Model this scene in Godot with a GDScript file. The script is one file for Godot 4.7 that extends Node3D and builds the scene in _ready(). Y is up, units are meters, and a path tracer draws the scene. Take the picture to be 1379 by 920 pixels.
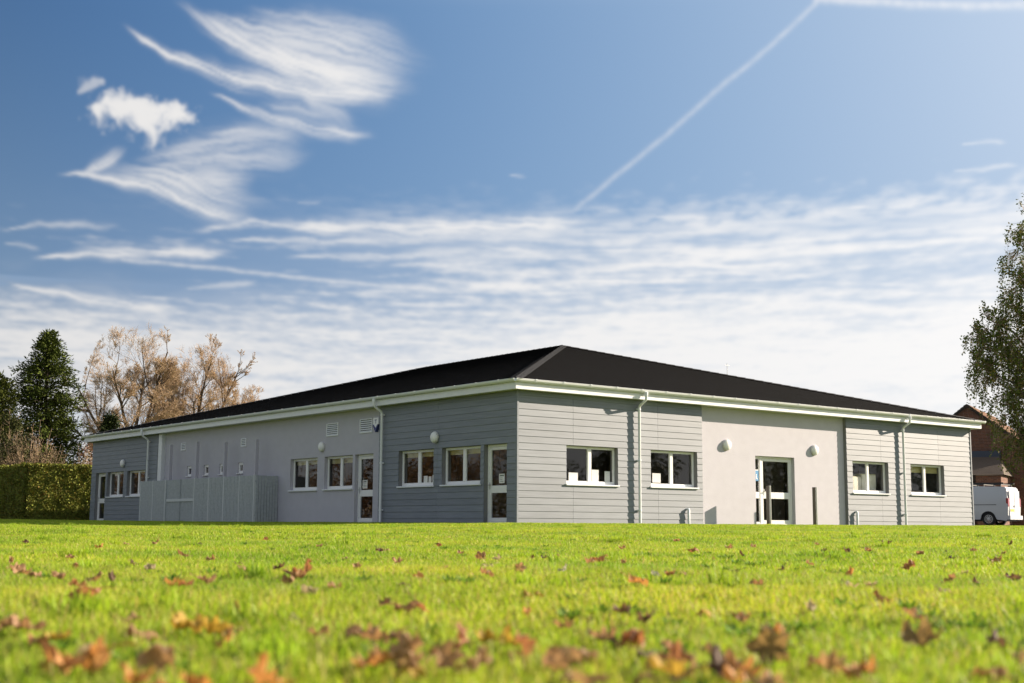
extends Node3D
# A single-storey pavilion with a hipped roof on a leafy autumn lawn.
# World: metres, y up, the camera looks along -z. The lawn near the camera is at y = 0.

const FLOOR_Y := 0.316          # floor level of the building
const CAMERA_Y := 0.26
const TURN := 0.6667            # the building's turn about y
const CORNER := Vector3(0.156, FLOOR_Y, -34.67)
const SHORT_SIDE := 20.913      # sunny facade
const LONG_SIDE := 30.262       # shaded facade
const HEAD := 2.106             # window and door heads above floor
const SILL := 1.028
const EXPOSURE := 3.0
const FAR_Y := 0.36              # ground level beyond the building

var rng := RandomNumberGenerator.new()
var materials := {}
var used_names := {}
var building: Node3D

# ------------------------------------------------------------------ mesh helper
class Shape:
	var v := PackedVector3Array()
	var n := PackedVector3Array()
	var c := PackedColorArray()
	var uv := PackedVector2Array()
	var tint := Color.WHITE
	var use_tint := false

	func tri(a: Vector3, b: Vector3, d: Vector3) -> void:   # counter-clockwise from outside
		var m := (b - a).cross(d - a).normalized()
		v.append(a); v.append(d); v.append(b)
		n.append(m); n.append(m); n.append(m)
		if use_tint:
			c.append(tint); c.append(tint); c.append(tint)

	func tri_n(a: Vector3, b: Vector3, d: Vector3, na: Vector3, nb: Vector3, nd: Vector3) -> void:
		if (b - a).cross(d - a).dot(na + nb + nd) < 0.0:      # keep the winding in step with the normals
			v.append(a); v.append(b); v.append(d)
			n.append(na); n.append(nb); n.append(nd)
		else:
			v.append(a); v.append(d); v.append(b)
			n.append(na); n.append(nd); n.append(nb)
		if use_tint:
			c.append(tint); c.append(tint); c.append(tint)

	func quad(a: Vector3, b: Vector3, d: Vector3, e: Vector3) -> void:
		tri(a, b, d)
		tri(a, d, e)

	func box(lo: Vector3, hi: Vector3) -> void:
		var p := [Vector3(lo.x, lo.y, lo.z), Vector3(hi.x, lo.y, lo.z), Vector3(hi.x, hi.y, lo.z), Vector3(lo.x, hi.y, lo.z), Vector3(lo.x, lo.y, hi.z), Vector3(hi.x, lo.y, hi.z), Vector3(hi.x, hi.y, hi.z), Vector3(lo.x, hi.y, hi.z)]
		quad(p[4], p[5], p[6], p[7]); quad(p[1], p[0], p[3], p[2])
		quad(p[5], p[1], p[2], p[6]); quad(p[0], p[4], p[7], p[3])
		quad(p[7], p[6], p[2], p[3]); quad(p[0], p[1], p[5], p[4])

	# a box whose front edges (+z side) are chamfered
	func bevel_box(lo: Vector3, hi: Vector3, b: float) -> void:
		var f := hi.z
		var s := hi.z - b
		var o := [Vector3(lo.x, lo.y, s), Vector3(hi.x, lo.y, s), Vector3(hi.x, hi.y, s), Vector3(lo.x, hi.y, s)]
		var i := [Vector3(lo.x + b, lo.y + b, f), Vector3(hi.x - b, lo.y + b, f), Vector3(hi.x - b, hi.y - b, f), Vector3(lo.x + b, hi.y - b, f)]
		var k := [Vector3(lo.x, lo.y, lo.z), Vector3(hi.x, lo.y, lo.z), Vector3(hi.x, hi.y, lo.z), Vector3(lo.x, hi.y, lo.z)]
		quad(i[0], i[1], i[2], i[3])
		for q in 4:
			var r := (q + 1) % 4
			quad(o[q], o[r], i[r], i[q])
			quad(k[q], k[r], o[r], o[q])
		quad(k[1], k[0], k[3], k[2])

	func tube(path: Array, radii: Array, sides: int, capped := true) -> void:
		var rings := []
		var norms := []
		var side := Vector3.ZERO
		for i in path.size():
			var d: Vector3
			if i == 0:
				d = path[1] - path[0]
			elif i == path.size() - 1:
				d = path[i] - path[i - 1]
			else:
				d = (path[i + 1] - path[i]).normalized() + (path[i] - path[i - 1]).normalized()
			d = d.normalized()
			if side == Vector3.ZERO:
				side = d.cross(Vector3.UP if absf(d.y) < 0.9 else Vector3.RIGHT).normalized()
			else:
				side = (side - d * side.dot(d)).normalized()
			var other := d.cross(side)
			var ring := []
			var nn := []
			for k in sides:
				var a := TAU * k / sides
				var q := side * cos(a) + other * sin(a)
				ring.append(path[i] + q * radii[i])
				nn.append(q)
			rings.append(ring)
			norms.append(nn)
		for i in path.size() - 1:
			for k in sides:
				var l := (k + 1) % sides
				tri_n(rings[i][k], rings[i][l], rings[i + 1][l], norms[i][k], norms[i][l], norms[i + 1][l])
				tri_n(rings[i][k], rings[i + 1][l], rings[i + 1][k], norms[i][k], norms[i + 1][l], norms[i + 1][k])
		if capped:
			for k in range(1, sides - 1):
				tri(rings[0][0], rings[0][k + 1], rings[0][k])
				tri(rings[-1][0], rings[-1][k], rings[-1][k + 1])

	# turn the profile (radius, along) round the z axis
	func lathe_z(profile: Array, sides: int, at := Vector3.ZERO, squash := 1.0) -> void:
		for i in profile.size() - 1:
			var p: Vector2 = profile[i]
			var q: Vector2 = profile[i + 1]
			var slope := Vector2(q.y - p.y, -(q.x - p.x)).normalized()
			for k in sides:
				var a := TAU * k / sides
				var b := TAU * (k + 1) / sides
				var ca := Vector3(cos(a) * squash, sin(a), 0)
				var cb := Vector3(cos(b) * squash, sin(b), 0)
				var z := Vector3(0, 0, 1)
				var na := ca * slope.x + z * slope.y
				var nb := cb * slope.x + z * slope.y
				tri_n(at + ca * p.x + z * p.y, at + cb * p.x + z * p.y, at + cb * q.x + z * q.y, na, nb, nb)
				tri_n(at + ca * p.x + z * p.y, at + cb * q.x + z * q.y, at + ca * q.x + z * q.y, na, nb, na)

	# a small folded leaf: two triangles about a midrib
	func leaf(at: Vector3, along: Vector3, across: Vector3, l: float, w: float) -> void:
		var tip := at + along * l
		var mid := at + along * (l * 0.45)
		tri(at, mid + across * w, tip)
		tri(at, tip, mid - across * w)

	func mesh() -> ArrayMesh:
		var arrays := []
		arrays.resize(Mesh.ARRAY_MAX)
		arrays[Mesh.ARRAY_VERTEX] = v
		arrays[Mesh.ARRAY_NORMAL] = n
		if use_tint:
			arrays[Mesh.ARRAY_COLOR] = c
		if uv.size() == v.size() and uv.size() > 0:
			arrays[Mesh.ARRAY_TEX_UV] = uv
		var m := ArrayMesh.new()
		m.add_surface_from_arrays(Mesh.PRIMITIVE_TRIANGLES, arrays)
		return m

# ------------------------------------------------------------------ scene helpers
func put(called: String, what, material: Material, parent: Node = self, where := Transform3D.IDENTITY) -> MeshInstance3D:
	var o := MeshInstance3D.new()
	o.name = numbered(called) if parent == self else called
	o.mesh = what.mesh() if what is Shape else what
	o.material_override = material
	o.transform = where
	parent.add_child(o, true)
	return o

func base(called: String, parent: Node = self, where := Transform3D.IDENTITY) -> Node3D:
	var o := Node3D.new()
	o.name = numbered(called) if parent == self else called
	o.transform = where
	parent.add_child(o, true)
	return o

func numbered(called: String) -> String:
	var k: int = used_names.get(called, 0)
	used_names[called] = k + 1
	return called if k == 0 else "%s_%03d" % [called, k]

func tag(o: Node, label: String, category: String, group := "", kind := "") -> Node:
	o.set_meta("label", label)
	o.set_meta("category", category)
	if group != "":
		o.set_meta("group", group)
	if kind != "":
		o.set_meta("kind", kind)
	return o

func noise_tex(s: int, frequency: float, octaves: int, lo: Color, hi: Color, size := 512, kind := FastNoiseLite.TYPE_SIMPLEX_SMOOTH) -> NoiseTexture2D:
	var f := FastNoiseLite.new()
	f.noise_type = kind
	f.seed = s
	f.frequency = frequency
	f.fractal_octaves = octaves
	var t := NoiseTexture2D.new()
	t.width = size
	t.height = size
	t.seamless = true
	t.noise = f
	var g := Gradient.new()
	g.set_color(0, lo)
	g.set_color(1, hi)
	t.color_ramp = g
	return t

# linear base colour; opts: tex, scale, bump, bump_scale, metal, back, alpha, vertex, spec, coat
func mat(called: String, r: float, g: float, b: float, rough: float, opts := {}) -> StandardMaterial3D:
	if materials.has(called):
		return materials[called]
	var m := StandardMaterial3D.new()
	m.resource_name = called
	var col := Color(r, g, b).linear_to_srgb()
	col.a = opts.get("alpha", 1.0)
	m.albedo_color = col
	m.roughness = rough
	m.metallic = opts.get("metal", 0.0)
	m.metallic_specular = opts.get("spec", 0.5)
	m.cull_mode = BaseMaterial3D.CULL_DISABLED
	if opts.has("alpha"):
		m.transparency = BaseMaterial3D.TRANSPARENCY_ALPHA
	if opts.has("tex"):
		m.albedo_texture = opts.tex
	if opts.has("bump"):
		m.heightmap_enabled = true
		m.heightmap_texture = opts.bump
		m.heightmap_scale = opts.get("bump_scale", 0.3)
	if opts.has("tex") or opts.has("bump"):
		m.uv1_triplanar = true
		m.uv1_world_triplanar = opts.get("world", true)
		var k = opts.get("scale", 0.5)
		m.uv1_scale = k if k is Vector3 else Vector3(k, k, k)
	if opts.has("back"):
		m.backlight_enabled = true
		m.backlight = opts.back
	if opts.has("coat"):
		m.clearcoat_enabled = true
		m.clearcoat = opts.coat
		m.clearcoat_roughness = 0.08
	if opts.get("vertex", false):
		m.vertex_color_use_as_albedo = true
	materials[called] = m
	return m

func ground_y(x: float, z: float) -> float:
	var depth := -z
	var rise := 0.16 * smoothstep(6.0, 28.0, depth) + (FAR_Y - 0.16) * smoothstep(30.0, 52.0, depth)
	# distance to the building's footprint: the lawn banks up to its walls
	var c := cos(TURN)
	var s := sin(TURN)
	var dx := x - CORNER.x
	var dz := z - CORNER.z
	var u := dx * c - dz * s
	var w := -(dx * s + dz * c)
	var gap := Vector2(maxf(maxf(-u, u - SHORT_SIDE), 0.0), maxf(maxf(-w, w - LONG_SIDE), 0.0)).length()
	rise = lerpf(rise, FLOOR_Y - 0.04, smoothstep(8.0, 0.3, gap))
	var near := clampf((30.0 - depth) / 8.0, 0.0, 1.0)
	return rise + near * (0.012 * sin(x * 1.3 + z * 0.7) + 0.01 * sin(x * 0.55 - z * 1.1 + 2.0))

# ------------------------------------------------------------------ start
func _ready() -> void:
	rng.seed = 20231
	make_camera_and_light()
	make_materials()
	make_ground()
	make_building()
	make_fence()
	make_hedge_and_trees()
	make_house()
	make_van()
	make_birch()
	make_grass()
	make_leaves()

func make_camera_and_light() -> void:
	var camera := Camera3D.new()
	camera.name = "camera"
	camera.fov = 29.133
	camera.near = 0.05
	camera.far = 3000.0
	var pitch := 0.13883
	var roll := 0.005252
	var right := Vector3(1, 0, 0)
	var up := Vector3(0, cos(pitch), sin(pitch))
	var back := Vector3(0, -sin(pitch), cos(pitch))
	camera.transform = Transform3D(Basis(right * cos(roll) + up * sin(roll), up * cos(roll) - right * sin(roll), back), Vector3(0, CAMERA_Y, 0))
	var lens := CameraAttributesPhysical.new()
	lens.frustum_focal_length = 46.2
	lens.frustum_focus_distance = 30.0
	lens.exposure_aperture = 3.4
	lens.frustum_near = 0.05
	lens.frustum_far = 3000.0
	camera.attributes = lens
	add_child(camera)
	camera.current = true

	var sun := DirectionalLight3D.new()
	sun.name = "sun"
	sun.light_energy = 1.38
	sun.light_color = Color(1.0, 0.93, 0.84)
	sun.light_angular_distance = 0.5
	sun.shadow_enabled = true
	sun.directional_shadow_max_distance = 150.0
	# towards the sun, in the building's frame: 2.9 along the sunny facade, 1.13 up, 1 out of it
	var b := Basis(Vector3.UP, TURN)
	var to_sun := (b * Vector3(2.9, 1.13, 1.0)).normalized()
	sun.basis = Basis.looking_at(-to_sun)
	add_child(sun)

	var e := Environment.new()
	e.background_mode = Environment.BG_SKY
	e.tonemap_mode = Environment.TONE_MAPPER_LINEAR
	e.tonemap_exposure = EXPOSURE
	e.sdfgi_enabled = true
	e.ssao_enabled = true
	e.ssil_enabled = true
	var sky := Sky.new()
	var p := PanoramaSkyMaterial.new()
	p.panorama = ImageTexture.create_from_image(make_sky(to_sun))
	sky.sky_material = p
	e.sky = sky
	var w := WorldEnvironment.new()
	w.name = "world"
	w.environment = e
	add_child(w)

# ------------------------------------------------------------------ sky: air and clouds by azimuth and elevation
var low_noise := FastNoiseLite.new()
var fine_noise := FastNoiseLite.new()
var sun_dir: Vector3

func air(d: Vector3) -> Color:
	var gamma := rad_to_deg(acos(clampf(d.dot(sun_dir), -1.0, 1.0)))
	var t := clampf((89.0 - gamma) / 43.0, 0.0, 1.2)
	var el := rad_to_deg(asin(clampf(d.y, 0.0, 1.0)))
	var deep := Color(0.054, 0.138, 0.29).lerp(Color(0.105, 0.25, 0.455), clampf(1.0 - el / 21.0, 0.0, 1.0))
	if gamma > 90.0:          # clear air scatters back: brightest opposite the sun, darkest at right angles to it
		var back := pow(cos(deg_to_rad(gamma)), 2.0)
		deep = Color(deep.r * (1.0 + 1.1 * back), deep.g * (1.0 + 1.1 * back), deep.b * (1.0 + 1.1 * back))
	var hazy := Color(0.50, 0.625, 0.81)
	var c := Color(lerpf(deep.r, hazy.r, pow(t, 2.0)), lerpf(deep.g, hazy.g, pow(t, 1.55)), lerpf(deep.b, hazy.b, pow(t, 1.1)))
	var low := exp(-el / 6.5)
	return c.lerp(Color(0.64, 0.72, 0.78), low * 0.85)

func low_cloud(d: Vector3) -> float:
	var y := maxf(d.y, 0.025)
	var el := rad_to_deg(asin(y))
	var az := rad_to_deg(atan2(d.x, -d.z))
	var p := Vector2(d.x, d.z) / (y + 0.02)
	var wx := fine_noise.get_noise_2d(p.x * 1.3, p.y * 1.3) * 0.5
	var a := low_noise.get_noise_2d(p.x * 2.2 + wx + 31.0, p.y * 1.7 + wx) * 0.5 + 0.5
	var b := fine_noise.get_noise_2d(p.x * 9.0, p.y * 5.0) * 0.5 + 0.5
	var s := fine_noise.get_noise_2d(az * 0.16 + el * 0.05 + wx * 0.3, el * 2.3 + az * 0.03 + wx) * 0.5 + 0.5
	var band := low_noise.get_noise_2d(az * 0.05 + 3.0, el * 0.62 - az * 0.012 + wx * 0.3) * 0.5 + 0.5
	# the veil is thickest towards the sun's side and thins out away from it
	var sunward := smoothstep(-24.0, 14.0, az) * smoothstep(175.0, 110.0, az)
	var high := lerpf(0.04, 0.56, sunward)
	var low := lerpf(0.66, 0.80, sunward)
	var cover := lerpf(low, high, smoothstep(7.6, 10.2, el + 1.5 * (band - 0.5)))
	var m := a * 0.18 + b * 0.19 + s * 0.27 + band * 0.36
	var thr := 0.5 + (0.5 - cover) * 0.52
	var k := smoothstep(thr - 0.17, thr + 0.21, m)
	var thin := lerpf(lerpf(0.30, 0.62, sunward), lerpf(0.0, 0.22, sunward), smoothstep(7.0, 11.0, el + 2.5 * (a - 0.5)))
	k = thin + (1.0 - thin) * k
	var veil := k * 0.96 * smoothstep(14.6, 12.2, el + 2.4 * (b - 0.5))
	# streaks of high cirrus added out of view to brighten shaded walls; those in view are laid one by one
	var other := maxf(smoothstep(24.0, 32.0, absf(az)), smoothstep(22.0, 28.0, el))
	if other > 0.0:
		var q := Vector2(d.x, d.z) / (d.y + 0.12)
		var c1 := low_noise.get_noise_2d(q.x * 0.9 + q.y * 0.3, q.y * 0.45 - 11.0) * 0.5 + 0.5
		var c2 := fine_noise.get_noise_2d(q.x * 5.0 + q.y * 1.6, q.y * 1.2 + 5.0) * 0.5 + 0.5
		var fill_cirrus := smoothstep(0.33, 0.66, c1 * 0.68 + c2 * 0.32) * 0.85
		veil = 1.0 - (1.0 - veil) * (1.0 - fill_cirrus * other)
	return veil

func make_sky(to_sun: Vector3) -> Image:
	sun_dir = to_sun
	low_noise.seed = 7
	low_noise.frequency = 1.0
	low_noise.fractal_octaves = 4
	low_noise.noise_type = FastNoiseLite.TYPE_SIMPLEX_SMOOTH
	fine_noise.seed = 19
	fine_noise.frequency = 1.0
	fine_noise.fractal_octaves = 3
	fine_noise.noise_type = FastNoiseLite.TYPE_SIMPLEX_SMOOTH
	var w := 4096
	var h := 2048
	# the whole sky, coarsely
	var cw := 768
	var ch := 384
	var coarse := Image.create(cw, ch, false, Image.FORMAT_RGBF)
	for j in ch:
		var el := PI / 2.0 - PI * (j + 0.5) / ch
		if el < -0.02:
			break
		for i in cw:
			var az := TAU * (i + 0.5) / cw
			var d := Vector3(sin(az) * cos(el), sin(el), -cos(az) * cos(el))
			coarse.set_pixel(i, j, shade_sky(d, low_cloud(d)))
	coarse.fill_rect(Rect2i(0, ch / 2 + 2, cw, ch), Color(0.03, 0.045, 0.02))
	coarse.resize(w, h, Image.INTERPOLATE_CUBIC)
	# the part of the sky with the streaks and trails, finely
	var per := w / 360.0
	var x0 := -30.0
	var x1 := 30.0
	var y1 := 27.0
	var nx := int((x1 - x0) * per)
	var ny := int(y1 * per) + 2
	var cloud := PackedFloat32Array()
	cloud.resize(nx * ny)
	for s in strokes():
		lay_stroke(cloud, nx, ny, x0, per, h, s)
	for j in ny:
		var row := h / 2 - ny + 2 + j
		var el := PI / 2.0 - PI * (row + 0.5) / h
		var edge_y := clampf((rad_to_deg(el) - y1) / -4.0, 0.0, 1.0)
		for i in nx:
			var azd := x0 + (i + 0.5) / per
			var az := deg_to_rad(azd)
			var d := Vector3(sin(az) * cos(el), sin(el), -cos(az) * cos(el))
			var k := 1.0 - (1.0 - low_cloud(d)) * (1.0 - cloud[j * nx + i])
			var c := shade_sky(d, k)
			var edge := clampf(minf(azd - x0, x1 - azd) / 4.0, 0.0, 1.0) * edge_y
			var px := posmod(int(floor((azd / 360.0) * w)), w)
			if edge < 1.0:
				c = coarse.get_pixel(px, row).lerp(c, edge)
			coarse.set_pixel(px, row, c)
	return coarse

func shade_sky(d: Vector3, k: float) -> Color:
	var a := air(d)
	var gamma := rad_to_deg(acos(clampf(d.dot(sun_dir), -1.0, 1.0)))
	var bright := 0.76 + 0.26 * clampf((95.0 - gamma) / 50.0, 0.0, 1.2)
	var white := Color(bright, bright * 0.985, bright * 0.975)
	var c := a.lerp(white, k)
	return Color(c.r / EXPOSURE, c.g / EXPOSURE, c.b / EXPOSURE)

func lay_stroke(cloud: PackedFloat32Array, nx: int, ny: int, x0: float, per: float, h: int, s: Array) -> void:
	var pts: Array = s[0]
	var wide: float = s[1]
	var dens: float = s[2]
	var kind: String = s[3]
	var p := PackedVector2Array()
	var lo := Vector2(1e9, 1e9)
	var hi := -lo
	for k in range(0, pts.size(), 2):
		var q := Vector2(pts[k], pts[k + 1])
		p.append(q)
		lo = lo.min(q)
		hi = hi.max(q)
	var total := 0.0
	var at := PackedFloat32Array([0.0])
	for k in p.size() - 1:
		total += p[k].distance_to(p[k + 1])
		at.append(total)
	var reach := wide * 2.3 + 0.4
	var i0 := maxi(0, int((lo.x - reach - x0) * per))
	var i1 := mini(nx - 1, int((hi.x + reach - x0) * per))
	for j in ny:
		var row := h / 2 - ny + 2 + j
		var el := 90.0 - 180.0 * (row + 0.5) / h
		if el < lo.y - reach or el > hi.y + reach:
			continue
		for i in range(i0, i1 + 1):
			var q := Vector2(x0 + (i + 0.5) / per, el)
			if kind != "c":
				q += Vector2(fine_noise.get_noise_2d(q.x * 0.5 + 9.0, q.y * 0.5), fine_noise.get_noise_2d(q.x * 0.5, q.y * 0.5 + 40.0)) * (0.14 if kind == "f" else 0.3)
			else:
				q += Vector2(0, fine_noise.get_noise_2d(q.x * 0.45, q.y * 0.45) * 0.05)
			var best := 1e9
			var along := 0.0
			var off := 0.0
			for k in p.size() - 1:
				var ab := p[k + 1] - p[k]
				var t := clampf((q - p[k]).dot(ab) / ab.length_squared(), 0.0, 1.0)
				var e := q - (p[k] + ab * t)
				var dd := e.length()
				if dd < best:
					best = dd
					along = at[k] + t * ab.length()
					off = dd * signf(ab.cross(e))
			var here := wide
			if kind == "f":
				here = wide * (0.28 + 0.72 * smoothstep(0.0, 0.5, along / total)) * (0.5 + 0.5 * smoothstep(1.0, 0.8, along / total))
			var f := exp(-1.4 * (best / here) * (best / here))
			if f < 0.01:
				continue
			var ends := smoothstep(0.0, minf(total * 0.3, wide * 3.0), along + wide * 0.3) * smoothstep(0.0, minf(total * 0.5, wide * 5.0), total - along + wide * 0.2)
			var k2 := f * dens
			if kind == "f":
				var fib := fine_noise.get_noise_2d(along * 0.22 + dens * 50.0, off * 4.2 + along * 0.3) * 0.5 + 0.5
				var soft := low_noise.get_noise_2d(along * 0.35, off * 0.9 + wide * 17.0) * 0.5 + 0.5
				k2 *= ends * smoothstep(0.16, 1.02, fib * 0.62 + soft * 0.50 + 0.20 * f)
			elif kind == "p":
				var pn := fine_noise.get_noise_2d(q.x * 1.1, q.y * 1.1) * 0.5 + low_noise.get_noise_2d(q.x * 2.5, q.y * 2.5) * 0.25
				k2 = dens * smoothstep(0.10, 1.15, f * 1.1 + pn * 0.9)
			else:
				var cn := fine_noise.get_noise_2d(q.x * 1.6, q.y * 1.6) * 0.5 + 0.5
				k2 *= smoothstep(0.0, 0.8, total - along + 0.2) * (0.45 + 0.6 * cn)
			var n := j * nx + i
			cloud[n] = 1.0 - (1.0 - cloud[n]) * (1.0 - clampf(k2, 0.0, 0.97))

func strokes() -> Array:
	return [
		[[-15.13, 21.74, -13.0, 20.59, -9.72, 19.6, -6.4, 18.84, -4.07, 18.76], 0.758, 0.95, "f"],
		[[-17.27, 20.49, -15.19, 19.5, -12.61, 18.8, -9.03, 18.41, -5.06, 18.42], 0.482, 0.915, "f"],
		[[-14.48, 21.36, -12.04, 20.82, -8.76, 20.58, -5.09, 19.97, -3.41, 19.71], 0.964, 0.732, "f"],
		[[-12.99, 20.14, -9.72, 19.45, -6.41, 19.31, -4.41, 19.38], 1.033, 0.793, "f"],
		[[-12.08, 21.72, -9.11, 21.32, -6.45, 21.15, -4.43, 20.61], 0.551, 0.366, "f"],
		[[-13.54, 18.12, -11.6, 17.49, -9.31, 16.94, -6.02, 16.67], 0.31, 0.732, "f"],
		[[-11.61, 17.8, -9.01, 17.64, -6.7, 17.27], 0.482, 0.427, "f"],
		[[-9.68, 18.22, -8.02, 17.68, -7.02, 16.94], 0.413, 0.366, "f"],
		[[-19.67, 14.22, -18.33, 14.37, -15.88, 14.1, -13.35, 13.18, -11.44, 12.97], 0.379, 0.915, "f"],
		[[-18.63, 14.34, -17.46, 15.05, -16.94, 15.71], 0.31, 0.854, "f"],
		[[-17.74, 14.72, -15.28, 14.61, -12.75, 13.84, -10.82, 13.47], 0.758, 0.854, "f"],
		[[-16.54, 15.13, -14.08, 15.77, -11.56, 16.41, -8.97, 16.23], 0.689, 0.549, "f"],
		[[-15.91, 14.87, -12.8, 15.4, -10.25, 15.54, -8.63, 15.93], 0.551, 0.549, "f"],
		[[-14.97, 14.48, -12.77, 14.62, -11.19, 14.87], 0.62, 0.61, "f"],
		[[-13.79, 16.26, -12.21, 16.67, -10.28, 16.64, -8.97, 16.39], 0.344, 0.427, "f"],
		[[-18.1, 16.97, -17.11, 17.36, -15.55, 17.2, -14.39, 17.04], 0.461, 1.0, "p"],
		[[-17.25, 17.11, -15.86, 17.02, -14.92, 16.94], 0.615, 1.0, "p"],
		[[-16.16, 16.84, -15.76, 16.14], 0.4, 0.95, "p"],
		[[-18.96, 17.84, -18.07, 18.11], 0.215, 0.5, "p"],
		[[-14.1, 12.29, -11.76, 12.79, -8.87, 12.76, -4.3, 12.81, 0.32, 13.06, 3.95, 13.11], 0.448, 0.95, "f"],
		[[-12.68, 12.05, -7.88, 12.16, -2.98, 12.44, 2.3, 12.64], 0.31, 0.61, "f"],
		[[-10.12, 11.44, -5.59, 11.59, -1.32, 11.89, 2.3, 12.0], 0.344, 0.61, "f"],
		[[-5.58, 11.11, -1.32, 11.5, 2.3, 11.67], 0.31, 0.549, "f"],
		[[-20.51, 10.76, -18.17, 11.17, -15.14, 11.29, -12.03, 11.58], 0.344, 0.915, "f"],
		[[-21.72, 11.81, -19.71, 12.22, -16.87, 12.33], 0.185, 0.5, "f"],
		[[-21.69, 11.27, -19.95, 11.19], 0.123, 0.4, "f"],
		[[-21.37, 9.66, -19.27, 9.41, -16.87, 9.08, -14.27, 8.89], 0.31, 0.915, "f"],
		[[-14.31, 9.83, -12.61, 10.1, -11.04, 10.29], 0.154, 0.5, "f"],
		[[-16.81, 10.95, -12.63, 10.8, -8.49, 10.48, -5.57, 10.3, -2.95, 10.19], 0.098, 0.6, "c"],
		[[13.51, 21.9, 11.6, 20.36, 8.95, 18.5, 6.62, 16.62, 4.63, 15.17, 2.64, 13.6], 0.141, 0.36, "c"],
		[[13.58, 22.07, 16.74, 21.62, 19.79, 21.17, 22.74, 20.86], 0.2, 0.62, "c"],
		[[5.6, 13.34, 8.86, 13.23], 0.123, 0.5, "f"],
		[[5.59, 12.61, 10.14, 12.66, 14.24, 12.49], 0.215, 0.5, "f"],
		[[19.24, 15.69, 21.16, 15.67], 0.092, 0.4, "f"],
		[[18.9, 14.66, 21.69, 14.63], 0.123, 0.5, "f"],
		[[16.9, 13.58, 19.16, 13.58], 0.092, 0.3, "f"],
		[[-0.35, 15.04, 0.64, 15.1], 0.092, 0.3, "f"],
		[[-9.71, 13.74, -8.41, 13.83], 0.092, 0.35, "f"],
		[[-1.66, 12.14, 3.62, 11.51, 10.12, 11.55, 16.38, 11.76], 0.413, 0.427, "f"],
	]

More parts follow.
